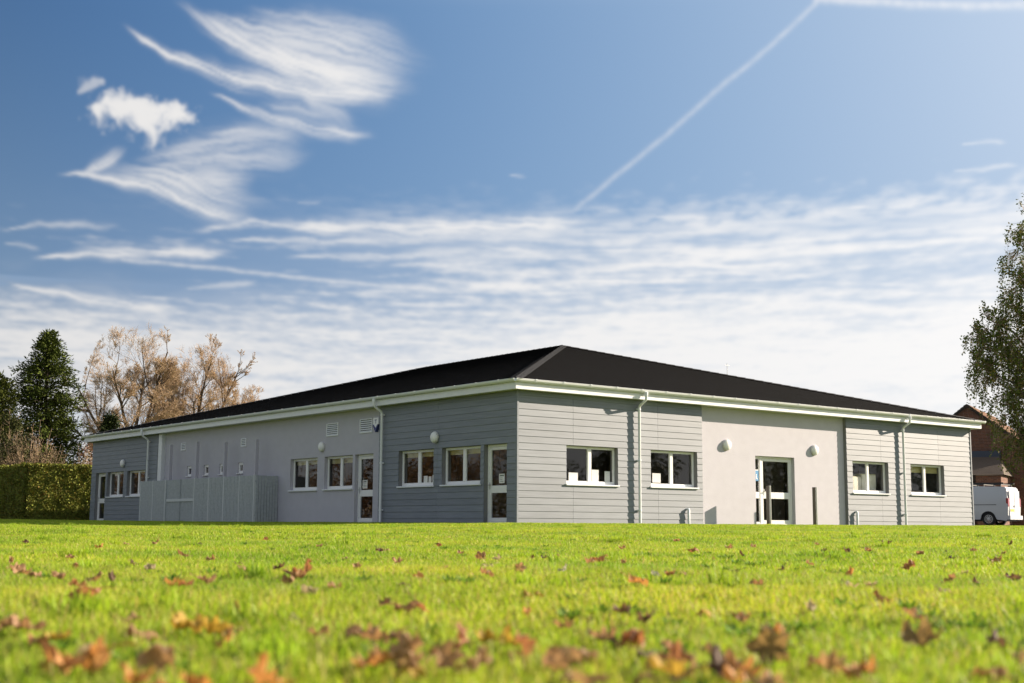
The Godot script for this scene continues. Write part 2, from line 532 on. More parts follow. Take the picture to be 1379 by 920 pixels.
# ------------------------------------------------------------------ materials
func make_materials() -> void:
	var grain := noise_tex(1, 0.02, 4, Color(0.955, 0.955, 0.955), Color(1, 1, 1), 512)
	var fine := noise_tex(2, 0.15, 3, Color(0.2, 0.2, 0.2), Color(1, 1, 1), 512)
	var streak := noise_tex(3, 0.02, 4, Color(0.84, 0.85, 0.85), Color(1, 1, 1), 512)
	mat("render", 0.50, 0.488, 0.54, 0.9, {"tex": grain, "scale": 0.25, "bump": fine, "bump_scale": 0.25})
	mat("backing", 0.20, 0.20, 0.205, 0.9)
	for k in 4:
		var t := 0.226 + 0.007 * k
		mat("board_%d" % k, t * 0.905, t, t * 1.16, 0.55, {"tex": streak, "scale": Vector3(0.12, 1.2, 0.12), "bump": fine, "bump_scale": 0.06})
	mat("white_trim", 0.74, 0.76, 0.79, 0.4, {"tex": grain, "scale": 0.6})
	mat("white_plastic", 0.75, 0.77, 0.80, 0.3)
	mat("white_frame", 0.78, 0.78, 0.78, 0.3)
	mat("glass", 0.05, 0.06, 0.06, 0.02, {"alpha": 0.02, "spec": 0.5})
	var roof_grain := noise_tex(5, 0.035, 5, Color(0.15, 0.15, 0.16), Color(1, 1, 1), 1024)
	mat("roof_felt", 0.0185, 0.0178, 0.0182, 0.95, {"tex": roof_grain, "scale": Vector3(0.35, 1.1, 0.35), "bump": roof_grain, "bump_scale": 0.5, "spec": 0.15})
	mat("hip_cap", 0.029, 0.027, 0.026, 0.8, {"tex": roof_grain, "scale": 0.4})
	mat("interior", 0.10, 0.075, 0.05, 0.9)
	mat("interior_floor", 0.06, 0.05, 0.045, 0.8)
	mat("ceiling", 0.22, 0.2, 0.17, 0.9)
	mat("blind", 0.50, 0.46, 0.22, 0.85, {"back": Color(0.4, 0.4, 0.2)})
	mat("paper", 0.78, 0.78, 0.76, 0.8)
	mat("print", 0.16, 0.2, 0.2, 0.8)
	mat("blue_sign", 0.02, 0.20, 0.42, 0.5)
	mat("lamp_shade", 0.80, 0.80, 0.78, 0.35)
	mat("lamp_base", 0.62, 0.62, 0.62, 0.5)
	mat("alarm_blue", 0.015, 0.03, 0.16, 0.4)
	mat("dark_gap", 0.03, 0.03, 0.03, 0.9)
	mat("steel", 0.55, 0.55, 0.54, 0.35, {"metal": 0.9})
	mat("bronze_panel", 0.12, 0.10, 0.085, 0.45)
	mat("galvanised", 0.45, 0.475, 0.49, 0.6, {"tex": streak, "scale": 0.8})
	mat("galvanised_pale", 0.54, 0.56, 0.565, 0.6)
	mat("pot", 0.35, 0.12, 0.06, 0.8)
	mat("plant_leaf", 0.04, 0.09, 0.03, 0.6, {"back": Color(0.2, 0.3, 0.1)})
	var bark := noise_tex(8, 0.04, 4, Color(0.55, 0.55, 0.55), Color(1, 1, 1), 512)
	mat("bark", 0.15, 0.105, 0.072, 0.95, {"tex": bark, "scale": Vector3(1.5, 0.4, 1.5)})
	mat("bark_dark", 0.06, 0.045, 0.035, 0.95, {"tex": bark, "scale": Vector3(1.5, 0.4, 1.5)})
	mat("bark_birch", 0.42, 0.40, 0.37, 0.9, {"tex": bark, "scale": Vector3(0.8, 1.6, 0.8)})
	mat("twig", 0.40, 0.285, 0.18, 0.9, {})
	mat("foliage", 1, 1, 1, 0.7, {"vertex": true, "spec": 0.3, "back": Color(0.55, 0.55, 0.5)})
	mat("needles", 1, 1, 1, 0.85, {"vertex": true, "spec": 0.2, "back": Color(0.3, 0.3, 0.25)})
	mat("hedge_core", 0.15, 0.165, 0.028, 1.0)
	mat("grass", 1, 1, 1, 0.55, {"vertex": true, "back": Color(0.93, 0.95, 0.85), "spec": 0.35})
	var turf := noise_tex(11, 0.03, 5, Color(0.62, 0.70, 0.5), Color(1, 1, 1), 1024)
	mat("turf", 0.20, 0.235, 0.025, 0.95, {"tex": turf, "scale": 0.13, "bump": fine, "bump_scale": 1.5})
	var tar := noise_tex(12, 0.2, 3, Color(0.6, 0.6, 0.6), Color(1, 1, 1), 512)
	mat("tarmac", 0.06, 0.06, 0.06, 0.9, {"tex": tar, "scale": 0.5})
	var brick := noise_tex(13, 0.06, 4, Color(0.7, 0.66, 0.62), Color(1, 1, 1), 512)
	for k in 3:
		mat("brick_%d" % k, [0.22, 0.18, 0.26][k], [0.105, 0.085, 0.115][k], [0.068, 0.058, 0.07][k], 0.9, {"tex": brick, "scale": 1.0})
	mat("mortar", 0.24, 0.2, 0.17, 0.95)
	mat("slate", 0.19, 0.145, 0.11, 0.75, {"tex": brick, "scale": 0.6})
	mat("clay_tile", 0.30, 0.16, 0.09, 0.8, {"tex": brick, "scale": 0.6})
	mat("lead", 0.04, 0.05, 0.075, 0.6)
	mat("van_white", 0.56, 0.575, 0.60, 0.3, {"coat": 0.8})
	mat("rubber", 0.02, 0.02, 0.02, 0.8)
	mat("alloy", 0.5, 0.5, 0.51, 0.35, {"metal": 0.8})
	mat("red_lens", 0.35, 0.01, 0.01, 0.15, {"coat": 1.0})
	mat("van_glass", 0.02, 0.022, 0.025, 0.05, {"coat": 1.0})
	mat("plate", 0.62, 0.45, 0.03, 0.4)
	mat("black_plastic", 0.025, 0.025, 0.027, 0.6)
	mat("headlight_lens", 0.6, 0.62, 0.64, 0.1, {"coat": 1.0})

func m(called: String) -> StandardMaterial3D:
	return materials[called]

# ------------------------------------------------------------------ ground
func make_ground() -> void:
	var xs := []
	var zs := []
	for x in [-900.0, -300.0, -120.0, -70.0]:
		xs.append(x)
	for k in 81:
		xs.append(-40.0 + k)
	for x in [70.0, 120.0, 300.0, 900.0]:
		xs.append(x)
	for z in [900.0, 100.0, 30.0]:
		zs.append(z)
	for k in 91:
		zs.append(8.0 - k * 0.8)
	for z in [-90.0, -130.0, -250.0, -900.0]:
		zs.append(z)
	var s := Shape.new()
	for j in zs.size() - 1:
		for i in xs.size() - 1:
			var p := []
			for q in [[i, j], [i, j + 1], [i + 1, j + 1], [i + 1, j]]:
				p.append(Vector3(xs[q[0]], ground_y(xs[q[0]], zs[q[1]]), zs[q[1]]))
			s.quad(p[0], p[3], p[2], p[1])
	put("ground", s, m("turf")).set_meta("kind", "structure")
	# tarmac yard behind the far end of the sunny facade
	var y := FAR_Y + 0.008
	var t := Shape.new()
	t.quad(Vector3(17.5, y, -53.0), Vector3(60.0, y, -53.0), Vector3(60.0, y, -70.5), Vector3(17.5, y, -70.5))
	put("car_park", t, m("tarmac")).set_meta("kind", "structure")

# ------------------------------------------------------------------ building
# A facade frame: x runs left to right seen from outside, y up from the floor, z outwards.
func facade_frame(long_side: bool) -> Transform3D:
	if not long_side:
		return Transform3D.IDENTITY
	return Transform3D(Basis(Vector3(0, 0, 1), Vector3.UP, Vector3(-1, 0, 0)), Vector3(0, 0, -LONG_SIDE))

func wall_with_holes(x0: float, x1: float, y0: float, y1: float, z0: float, z1: float, holes: Array) -> Shape:
	var s := Shape.new()
	var cuts := [x0, x1]
	for hole in holes:
		cuts.append(hole[0])
		cuts.append(hole[1])
	cuts.sort()
	for k in cuts.size() - 1:
		var a: float = cuts[k]
		var b: float = cuts[k + 1]
		if b - a < 0.001:
			continue
		var runs := [[y0, y1]]
		for hole in holes:
			if hole[0] < b - 0.001 and hole[1] > a + 0.001:
				var next := []
				for r in runs:
					if hole[2] > r[0]:
						next.append([r[0], minf(r[1], hole[2])])
					if hole[3] < r[1]:
						next.append([maxf(r[0], hole[3]), r[1]])
				runs = next
		for r in runs:
			if r[1] - r[0] > 0.001:
				s.box(Vector3(a, r[0], z0), Vector3(b, r[1], z1))
	return s

var board_meshes := {}
func board_mesh(length: float, height: float) -> ArrayMesh:
	var key := "%.3f_%.3f" % [length, height]
	if board_meshes.has(key):
		return board_meshes[key]
	var s := Shape.new()
	# feather-edged: thick lower edge, thin upper edge; a small chamfer on the lower front edge
	var prof := [Vector2(0.0, 0.0), Vector2(0.017, 0.0), Vector2(0.021, 0.005), Vector2(0.009, height - 0.001), Vector2(0.0, height - 0.001)]
	for k in prof.size():
		var a: Vector2 = prof[k]
		var b: Vector2 = prof[(k + 1) % prof.size()]
		s.quad(Vector3(0, a.y, a.x), Vector3(length, a.y, a.x), Vector3(length, b.y, b.x), Vector3(0, b.y, b.x))
	for k in range(1, prof.size() - 1):
		var a: Vector2 = prof[0]
		var b: Vector2 = prof[k]
		var c: Vector2 = prof[k + 1]
		s.tri(Vector3(length, a.y, a.x), Vector3(length, c.y, c.x), Vector3(length, b.y, b.x))
		s.tri(Vector3(0, a.y, a.x), Vector3(0, b.y, b.x), Vector3(0, c.y, c.x))
	board_meshes[key] = s.mesh()
	return board_meshes[key]

func cladding(f: Transform3D, x0: float, x1: float, joints: Array, holes: Array) -> void:
	var back := put("cladding", wall_with_holes(x0, x1, -0.06, 3.5, -0.30, -0.004, holes), m("backing"), building, f)
	var pitch := (HEAD - SILL) / 6.0
	for row in 20:
		var y := SILL + (row - 6) * pitch
		var h := minf(pitch, 3.485 - y)
		if h < 0.02:
			continue
		var spans := []
		var edges := [x0] + joints + [x1]
		for k in edges.size() - 1:
			spans.append([edges[k], edges[k + 1]])
		for hole in holes:
			if hole[2] < y + h - 0.01 and hole[3] > y + 0.01:
				var next := []
				for s in spans:
					if hole[1] <= s[0] or hole[0] >= s[1]:
						next.append(s)
						continue
					if hole[0] > s[0] + 0.02:
						next.append([s[0], hole[0]])
					if hole[1] < s[1] - 0.02:
						next.append([hole[1], s[1]])
				spans = next
		for s in spans:
			var a: float = s[0] + 0.003
			var b: float = s[1] - 0.003
			if b - a < 0.03:
				continue
			var tilt := rng.randf_range(-0.0012, 0.0012)
			put("board", board_mesh(b - a, h), m("board_%d" % rng.randi_range(0, 3)), back, Transform3D(Basis(), Vector3(a, y, absf(tilt))))

# opening in facade frame; plane: outer face of the wall
func window(f: Transform3D, x0: float, x1: float, plane: float, opts := {}) -> Node3D:
	var w := x1 - x0
	var h := HEAD - SILL
	var root := base("window", building, f * Transform3D(Basis(), Vector3(x0, SILL, plane)))
	var depth := -0.115
	var fr := Shape.new()
	var a := 0.055
	var lo := 0.075
	fr.bevel_box(Vector3(0.002, lo, depth - 0.06), Vector3(a, h - 0.002, depth), 0.008)
	fr.bevel_box(Vector3(w - a, lo, depth - 0.06), Vector3(w - 0.002, h - 0.002, depth), 0.008)
	fr.bevel_box(Vector3(a, h - a, depth - 0.06), Vector3(w - a, h - 0.003, depth - 0.002), 0.008)
	fr.bevel_box(Vector3(0.002, 0.035, depth - 0.06), Vector3(w - 0.002, lo + a * 0.6, depth - 0.001), 0.008)
	put("frame", fr, m("white_frame"), root)
	var mu := Shape.new()
	mu.bevel_box(Vector3(w / 2 - 0.06, lo + a * 0.6, depth - 0.058), Vector3(w / 2 + 0.06, h - a, depth + 0.004), 0.01)
	put("mullion", mu, m("white_frame"), root)
	for k in 2:
		# an opening sash in each half
		var p0 := a if k == 0 else w / 2 + 0.06
		var p1 := w / 2 - 0.06 if k == 0 else w - a
		var g := Shape.new()
		var tilt := 0.004 * (1 if k == 0 else -1)
		g.quad(Vector3(p0, lo + a * 0.6, depth - 0.035), Vector3(p1, lo + a * 0.6, depth - 0.035 + tilt), Vector3(p1, h - a, depth - 0.035 + tilt * 0.4), Vector3(p0, h - a, depth - 0.035))
		put("pane", g, m("glass"), root)
		var bead := Shape.new()
		var q := 0.018
		bead.box(Vector3(p0, lo + a * 0.6, depth - 0.03), Vector3(p0 + q, h - a, depth - 0.012))
		bead.box(Vector3(p1 - q, lo + a * 0.6, depth - 0.03), Vector3(p1, h - a, depth - 0.012))
		bead.box(Vector3(p0 + q, h - a - q, depth - 0.03), Vector3(p1 - q, h - a, depth - 0.013))
		bead.box(Vector3(p0 + q, lo + a * 0.6, depth - 0.03), Vector3(p1 - q, lo + a * 0.6 + q, depth - 0.013))
		put("glazing_bead", bead, m("white_frame"), root)
	var si := Shape.new()
	si.bevel_box(Vector3(-0.04, -0.012, depth - 0.05), Vector3(w + 0.04, 0.033, 0.062), 0.008)
	put("sill", si, m("white_plastic"), root)
	if opts.get("blind", 0.0) > 0.0:
		var b := Shape.new()
		var bh: float = opts.blind
		for k in 12:
			# a pleated blind let down a little
			var y0 := h - bh * k / 12.0
			var y1 := h - bh * (k + 1) / 12.0
			var za := depth - 0.13 - 0.012 * (k % 2)
			var zb := depth - 0.13 - 0.012 * ((k + 1) % 2)
			b.quad(Vector3(0.03, y1, zb), Vector3(w - 0.03, y1, zb), Vector3(w - 0.03, y0, za), Vector3(0.03, y0, za))
		put("blind", b, m("blind"), root)
	for n in opts.get("notices", []):
		notice(root, n[0], n[1], n[2], n[3], depth - 0.06, false)
	return root

func notice(root: Node3D, x: float, y: float, w: float, h: float, z: float, printed := true) -> void:
	var s := Shape.new()
	s.box(Vector3(x, y, z - 0.003), Vector3(x + w, y + h, z))
	var sheet := put("notice", s, m("paper"), root)
	if printed:
		var t := Shape.new()
		for k in 4:
			var y0 := y + h * (0.16 + 0.19 * k)
			t.box(Vector3(x + w * 0.12, y0, z + 0.0005), Vector3(x + w * rng.randf_range(0.6, 0.9), y0 + h * (0.16 if k == 3 else 0.045), z + 0.0015))
		put("print", t, m("print"), sheet)

# a fully glazed door with a middle rail
func door(f: Transform3D, x0: float, x1: float, plane: float, opts := {}) -> Node3D:
	var w := x1 - x0
	var h := HEAD
	var root := base("door", building, f * Transform3D(Basis(), Vector3(x0, 0, plane)))
	var d := -0.115
	var fr := Shape.new()
	fr.bevel_box(Vector3(0.002, 0.0, d - 0.07), Vector3(0.06, h - 0.002, d), 0.008)
	fr.bevel_box(Vector3(w - 0.06, 0.0, d - 0.07), Vector3(w - 0.002, h - 0.002, d), 0.008)
	fr.bevel_box(Vector3(0.06, h - 0.062, d - 0.07), Vector3(w - 0.06, h - 0.003, d - 0.002), 0.008)
	fr.bevel_box(Vector3(0.06, -0.02, d - 0.08), Vector3(w - 0.06, 0.03, d + 0.01), 0.008)
	put("frame", fr, m("white_frame"), root)
	var bays := [[0.06, w - 0.06]]
	if opts.has("sidelight"):
		var sx: float = opts.sidelight
		bays = [[0.06, sx], [sx + 0.07, w - 0.06]]
		var mu := Shape.new()
		mu.bevel_box(Vector3(sx, 0.03, d - 0.066), Vector3(sx + 0.07, h - 0.062, d - 0.004), 0.006)
		put("mullion", mu, m("white_frame"), root)
	for bay in bays:
		var a: float = bay[0]
		var b: float = bay[1]
		var st := 0.085 if b - a > 0.5 else 0.03
		var lf := Shape.new()
		var zb := d - 0.055
		var zf := d - 0.012
		lf.bevel_box(Vector3(a, 0.034, zb), Vector3(a + st, h - 0.064, zf), 0.006)
		lf.bevel_box(Vector3(b - st, 0.034, zb), Vector3(b, h - 0.064, zf), 0.006)
		lf.bevel_box(Vector3(a + st, 0.034, zb), Vector3(b - st, 0.034 + st + 0.02, zf - 0.002), 0.006)
		lf.bevel_box(Vector3(a + st, h - 0.064 - st, zb), Vector3(b - st, h - 0.064, zf - 0.002), 0.006)
		lf.bevel_box(Vector3(a + st, 0.80, zb), Vector3(b - st, 1.0, zf - 0.002), 0.006)
		put("leaf_frame", lf, m("white_frame"), root)
		for r in [[0.034 + st + 0.02, 0.80], [1.0, h - 0.064 - st]]:
			var g := Shape.new()
			g.quad(Vector3(a + st, r[0], d - 0.034), Vector3(b - st, r[0], d - 0.034), Vector3(b - st, r[1], d - 0.034), Vector3(a + st, r[1], d - 0.034))
			put("pane", g, m("glass"), root)
	var hx: float = opts.get("handle", 0.1)
	var hd := Shape.new()
	hd.tube([Vector3(hx, 1.02, d + 0.045), Vector3(hx + 0.11, 1.02, d + 0.045)], [0.011, 0.011], 8)
	hd.tube([Vector3(hx, 1.02, d - 0.012), Vector3(hx, 1.02, d + 0.045)], [0.012, 0.012], 8)
	hd.box(Vector3(hx - 0.018, 0.90, d - 0.013), Vector3(hx + 0.018, 1.09, d - 0.006))
	put("handle", hd, m("steel"), root)
	for n in opts.get("notices", []):
		notice(root, n[0], n[1], n[2], n[3], d - 0.04)
	return root

func lamp(f: Transform3D, x: float, y: float, plane: float) -> void:
	var root := base("wall_light", building, f * Transform3D(Basis(), Vector3(x, y, plane)))
	var b := Shape.new()
	b.lathe_z([Vector2(0.0, 0.0), Vector2(0.165, 0.0), Vector2(0.17, 0.012), Vector2(0.17, 0.045), Vector2(0.16, 0.052)], 28)
	put("base_ring", b, m("lamp_base"), root)
	var s := Shape.new()
	var prof := []
	for k in 9:
		var a := PI / 2.0 * k / 8.0
		prof.append(Vector2(0.155 * cos(a), 0.05 + 0.075 * sin(a)))
	s.lathe_z(prof, 28)
	put("lamp_shade", s, m("lamp_shade"), root)
	var screws := Shape.new()
	for k in 3:
		var a := TAU * k / 3.0 + 0.5
		screws.lathe_z([Vector2(0.012, 0.05), Vector2(0.012, 0.066), Vector2(0.0, 0.068)], 8, Vector3(cos(a) * 0.150, sin(a) * 0.150, 0))
	put("screw", screws, m("steel"), root)

func louvre_vent(f: Transform3D, x0: float, x1: float, y0: float, y1: float, plane: float) -> void:
	var root := base("vent", building, f * Transform3D(Basis(), Vector3(x0, y0, plane)))
	var w := x1 - x0
	var h := y1 - y0
	var fr := Shape.new()
	fr.bevel_box(Vector3(0, 0, 0), Vector3(0.03, h, 0.03), 0.006)
	fr.bevel_box(Vector3(w - 0.03, 0, 0), Vector3(w, h, 0.03), 0.006)
	fr.bevel_box(Vector3(0.03, 0, 0), Vector3(w - 0.03, 0.03, 0.029), 0.006)
	fr.bevel_box(Vector3(0.03, h - 0.03, 0), Vector3(w - 0.03, h, 0.029), 0.006)
	put("frame", fr, m("white_plastic"), root)
	var bk := Shape.new()
	bk.box(Vector3(0.03, 0.03, 0.001), Vector3(w - 0.03, h - 0.03, 0.003))
	put("backing", bk, m("dark_gap"), root)
	var sl := Shape.new()
	sl.quad(Vector3(0.03, 0, 0.03), Vector3(w - 0.03, 0, 0.03), Vector3(w - 0.03, 0.04, 0.004), Vector3(0.03, 0.04, 0.004))
	sl.quad(Vector3(0.03, -0.006, 0.027), Vector3(0.03, 0.034, 0.003), Vector3(w - 0.03, 0.034, 0.003), Vector3(w - 0.03, -0.006, 0.027))
	sl.quad(Vector3(0.03, -0.006, 0.027), Vector3(w - 0.03, -0.006, 0.027), Vector3(w - 0.03, 0, 0.03), Vector3(0.03, 0, 0.03))
	var sm := sl.mesh()
	var count := int((h - 0.06) / 0.055)
	for k in count:
		put("slat", sm, m("white_plastic"), root, Transform3D(Basis(), Vector3(0, 0.034 + (h - 0.06) * k / count, 0)))

func downpipe(f: Transform3D, x: float, plane: float) -> void:
	var root := base("downpipe", building, f * Transform3D(Basis(), Vector3(x, 0, 0)))
	var z := plane + 0.075
	var s := Shape.new()
	s.tube([Vector3(0, 3.66, 0.40), Vector3(0, 3.53, 0.40), Vector3(0, 3.47, 0.375), Vector3(0, 3.33, z + 0.03), Vector3(0, 3.27, z), Vector3(0, 0.02, z)], [0.04, 0.04, 0.04, 0.04, 0.04, 0.04], 14)
	put("pipe", s, m("white_plastic"), root)
	var b := Shape.new()
	b.tube([Vector3(0, 3.69, 0.40), Vector3(0, 3.60, 0.40)], [0.052, 0.05], 14)
	put("outlet", b, m("white_plastic"), root)
	for y in [3.2, 1.75, 0.35]:
		var c := Shape.new()
		c.tube([Vector3(0, y, z), Vector3(0, y + 0.05, z)], [0.047, 0.047], 14)
		c.box(Vector3(-0.055, y + 0.005, plane), Vector3(0.055, y + 0.045, z - 0.02))
		put("pipe_clip", c, m("white_plastic"), root)

func small_window(f: Transform3D, x: float, y: float, plane: float) -> void:
	var root := base("window", building, f * Transform3D(Basis(), Vector3(x - 0.2, y - 0.19, plane)))
	var fr := Shape.new()
	for r in [[0, 0, 0.4, 0.085], [0, 0.295, 0.4, 0.38], [0, 0.085, 0.08, 0.295], [0.32, 0.085, 0.4, 0.295]]:
		fr.bevel_box(Vector3(r[0], r[1], -0.09), Vector3(r[2], r[3], -0.035), 0.006)
	put("frame", fr, m("white_frame"), root)
	var g := Shape.new()
	g.quad(Vector3(0.08, 0.085, -0.06), Vector3(0.32, 0.085, -0.06), Vector3(0.32, 0.295, -0.06), Vector3(0.08, 0.295, -0.06))
	put("pane", g, m("glass"), root)
	var si := Shape.new()
	si.bevel_box(Vector3(-0.03, -0.03, -0.09), Vector3(0.43, -0.001, 0.05), 0.006)
	put("sill", si, m("white_plastic"), root)

func v_of(v: float) -> float:      # distance from the near corner -> x in the long facade's frame
	return LONG_SIDE - v

func make_building() -> void:
	building = base("pavilion_building", self, Transform3D(Basis(Vector3.UP, TURN), CORNER))
	tag(building, "long low grey boarded building with black hipped roof and white gutters", "building")
	var fs := facade_frame(false)
	var fl := facade_frame(true)
	var rp := -0.10                    # the rendered parts lie back behind the boards
	# openings [x0, x1, y0, y1]
	var w1 := [1.69, 3.58, SILL, HEAD]
	var w2 := [4.86, 6.75, SILL, HEAD]
	var dr := [9.43, 11.27, -0.05, HEAD]
	var w3 := [14.06, 15.98, SILL, HEAD]
	var w4 := [17.24, 19.20, SILL, HEAD]
	cladding(fs, 0.0, 6.98, [1.93, 5.15], [w1, w2])
	cladding(fs, 13.77, SHORT_SIDE, [15.6, 18.9], [w3, w4])
	put("rendered_wall", wall_with_holes(6.983, 13.767, -0.06, 3.5, -0.30, rp, [dr]), m("render"), building, fs)
	var lw := []       # long side
	var df := [v_of(1.44), v_of(0.43), -0.05, HEAD]
	var wb := [v_of(3.42), v_of(1.60), SILL, HEAD]
	var wa := [v_of(5.64), v_of(3.83), SILL, HEAD]
	cladding(fl, v_of(6.73), LONG_SIDE - 0.002, [v_of(3.62)], [wa, wb, df])
	var de := [v_of(8.28), v_of(7.22), -0.05, HEAD]
	var wd := [v_of(10.16), v_of(8.42), SILL, HEAD]
	var wc := [v_of(12.42), v_of(10.62), SILL, HEAD]
	lw = [de, wd, wc]
	var sq := [16.11, 17.61, 18.93, 20.43]
	for v in sq:
		lw.append([v_of(v) - 0.2, v_of(v) + 0.2, 1.745, 2.125])
	put("rendered_wall", wall_with_holes(v_of(23.187), v_of(6.733), -0.06, 3.5, -0.30, rp, lw), m("render"), building, fl)
	var wf2 := [v_of(26.22), v_of(24.36), SILL, HEAD]
	var wf1 := [v_of(28.40), v_of(26.62), SILL, HEAD]
	var dg := [v_of(29.74), v_of(28.62), -0.05, HEAD]
	cladding(fl, 0.0, v_of(23.19), [v_of(26.42)], [wf2, wf1, dg])
	# back walls
	var bw := Shape.new()
	bw.box(Vector3(0.0, -0.06, -LONG_SIDE - 0.001), Vector3(SHORT_SIDE, 3.5, -LONG_SIDE + 0.28))
	bw.box(Vector3(SHORT_SIDE - 0.28, -0.06, -LONG_SIDE + 0.281), Vector3(SHORT_SIDE - 0.001, 3.5, -0.301))
	put("back_wall", bw, m("board_1"), building)
	# corner trims
	var ct := Shape.new()
	ct.box(Vector3(-0.034, -0.06, -0.045), Vector3(0.02, 3.486, 0.034))
	put("corner_trim", ct, m("board_2"), building)
	var ct2 := Shape.new()
	ct2.box(Vector3(SHORT_SIDE - 0.045, -0.06, -0.02), Vector3(SHORT_SIDE + 0.012, 3.486, 0.034))
	put("corner_trim", ct2, m("board_2"), building)

	# glazing
	window(fs, w1[0], w1[1], 0.0, {"notices": [[0.24, 0.13, 0.33, 0.22], [1.08, 0.12, 0.26, 0.33], [1.56, 0.12, 0.2, 0.30]]})
	window(fs, w2[0], w2[1], 0.0, {"notices": [[0.24, 0.15, 0.33, 0.27]]})
	window(fs, w3[0], w3[1], 0.0, {})
	window(fs, w4[0], w4[1], 0.0, {"blind": 0.28})
	var front := door(fs, dr[0], dr[1], rp, {"sidelight": 0.34, "handle": 0.52})
	accessibility_sign(front)
	window(fl, wa[0], wa[1], 0.0, {"blind": 0.2, "notices": [[1.05, 0.12, 0.2, 0.2], [1.3, 0.12, 0.14, 0.18], [1.5, 0.12, 0.16, 0.22]]})
	window(fl, wb[0], wb[1], 0.0, {"blind": 0.2})
	door(fl, df[0], df[1], 0.0, {"handle": 0.1, "notices": [[0.46, 1.06, 0.24, 0.25]]})
	window(fl, wd[0], wd[1], rp, {"blind": 0.22})
	window(fl, wc[0], wc[1], rp, {"blind": 0.2})
	door(fl, de[0], de[1], rp, {"handle": 0.1, "notices": [[0.22, 1.05, 0.28, 0.26]]})
	window(fl, wf2[0], wf2[1], 0.0, {"blind": 0.12})
	window(fl, wf1[0], wf1[1], 0.0, {"blind": 0.12})
	door(fl, dg[0], dg[1], 0.0, {"handle": 0.1})
	for v in sq:
		small_window(fl, v_of(v), 1.935, rp)

	# lights, vents, pipes
	lamp(fs, 8.14, 2.38, rp)
	lamp(fs, 12.25, 2.38, rp)
	lamp(fl, v_of(3.73), 2.42, 0.03)
	lamp(fl, v_of(10.32), 2.44, rp)
	lamp(fl, v_of(26.66), 2.44, 0.03)
	louvre_vent(fl, v_of(8.02), v_of(7.30), 2.75, 3.19, rp)
	louvre_vent(fl, v_of(10.06), v_of(9.33), 2.75, 3.17, rp)
	louvre_vent(fl, v_of(21.2), v_of(20.8), 2.75, 3.05, rp)
	louvre_vent(fl, v_of(16.1), v_of(15.7), 2.68, 2.98, rp)
	alarm_box(fl, v_of(6.98), 2.90, rp)
	downpipe(fs, 4.33, 0.03)
	downpipe(fs, 16.75, 0.03)
	downpipe(fl, v_of(6.46), 0.03)
	downpipe(fl, v_of(23.96), 0.03)
	for x in [6.3, 14.14]:
		var s := Shape.new()
		s.tube([Vector3(x, -0.06, 0.085), Vector3(x, 0.40, 0.085), Vector3(x, 0.43, 0.07), Vector3(x, 0.435, 0.02)], [0.04, 0.04, 0.04, 0.03], 12)
		put("overflow_pipe", s, m("white_plastic"), building, fs)
	# the boxed pipe at the end of the rendered wall, and the wall posts above the fence
	var bp := Shape.new()
	bp.bevel_box(Vector3(v_of(23.05), -0.05, rp), Vector3(v_of(22.72), 3.486, rp + 0.16), 0.012)
	put("boxed_pipe", bp, m("white_trim"), building, fl)
	for p in [[21.31, 2.98], [18.93, 2.98], [16.58, 2.86], [14.17, 2.84]]:
		var s := Shape.new()
		s.bevel_box(Vector3(v_of(p[0]) - 0.05, -0.05, 0.22), Vector3(v_of(p[0]) + 0.05, p[1], 0.34), 0.006)
		s.box(Vector3(v_of(p[0]) - 0.03, 0.9, rp), Vector3(v_of(p[0]) + 0.03, 1.0, 0.24))
		put("wall_post", s, m("render"), building, fl)
	# guard fins either side of the entrance
	for x in [9.27, 11.44]:
		var g := base("door_guard", building, fs * Transform3D(Basis(), Vector3(x, 0, 0.0)))
		var s := Shape.new()
		s.box(Vector3(-0.02, -0.05, 0.46), Vector3(0.02, 1.17, 0.58))
		put("guard_panel", s, m("bronze_panel"), g)
		var e := Shape.new()
		e.tube([Vector3(0, -0.05, 0.60), Vector3(0, 1.17, 0.60)], [0.028, 0.028], 12)
		put("guard_post", e, m("steel"), g)
	make_roof()
	make_interior()
	# mast on the far slope
	var mast := Shape.new()
	mast.tube([Vector3(SHORT_SIDE - 6.0, 5.30, -6.2), Vector3(SHORT_SIDE - 6.0, 5.98, -6.2)], [0.014, 0.010], 6)
	mast.tube([Vector3(SHORT_SIDE - 6.12, 5.9, -6.2), Vector3(SHORT_SIDE - 5.88, 5.9, -6.2)], [0.008, 0.008], 6)
	put("aerial", mast, m("steel"), building)

func accessibility_sign(root: Node3D) -> void:
	var s := Shape.new()
	var z := -0.115 - 0.028
	var x := 0.085
	s.box(Vector3(x, 1.34, z), Vector3(x + 0.22, 1.66, z + 0.006))
	var sign := put("sign", s, m("blue_sign"), root)
	sign.set_meta("label", "blue sign with white symbol on the side glass")
	var t := Shape.new()
	var c := Vector3(x + 0.11, 1.44, z + 0.006)
	t.lathe_z([Vector2(0.022, 0.0), Vector2(0.022, 0.002), Vector2(0.0, 0.002)], 12, c + Vector3(0, 0.085, 0))
	t.box(c + Vector3(-0.022, -0.03, 0), c + Vector3(0.022, 0.055, 0.002))
	t.box(c + Vector3(0.022, -0.06, 0), c + Vector3(0.045, -0.012, 0.002))
	put("symbol", t, m("paper"), sign)
	var u := Shape.new()
	u.box(Vector3(x, 1.6605, z), Vector3(x + 0.22, 1.69, z + 0.005))
	put("sign_edge", u, m("paper"), sign)

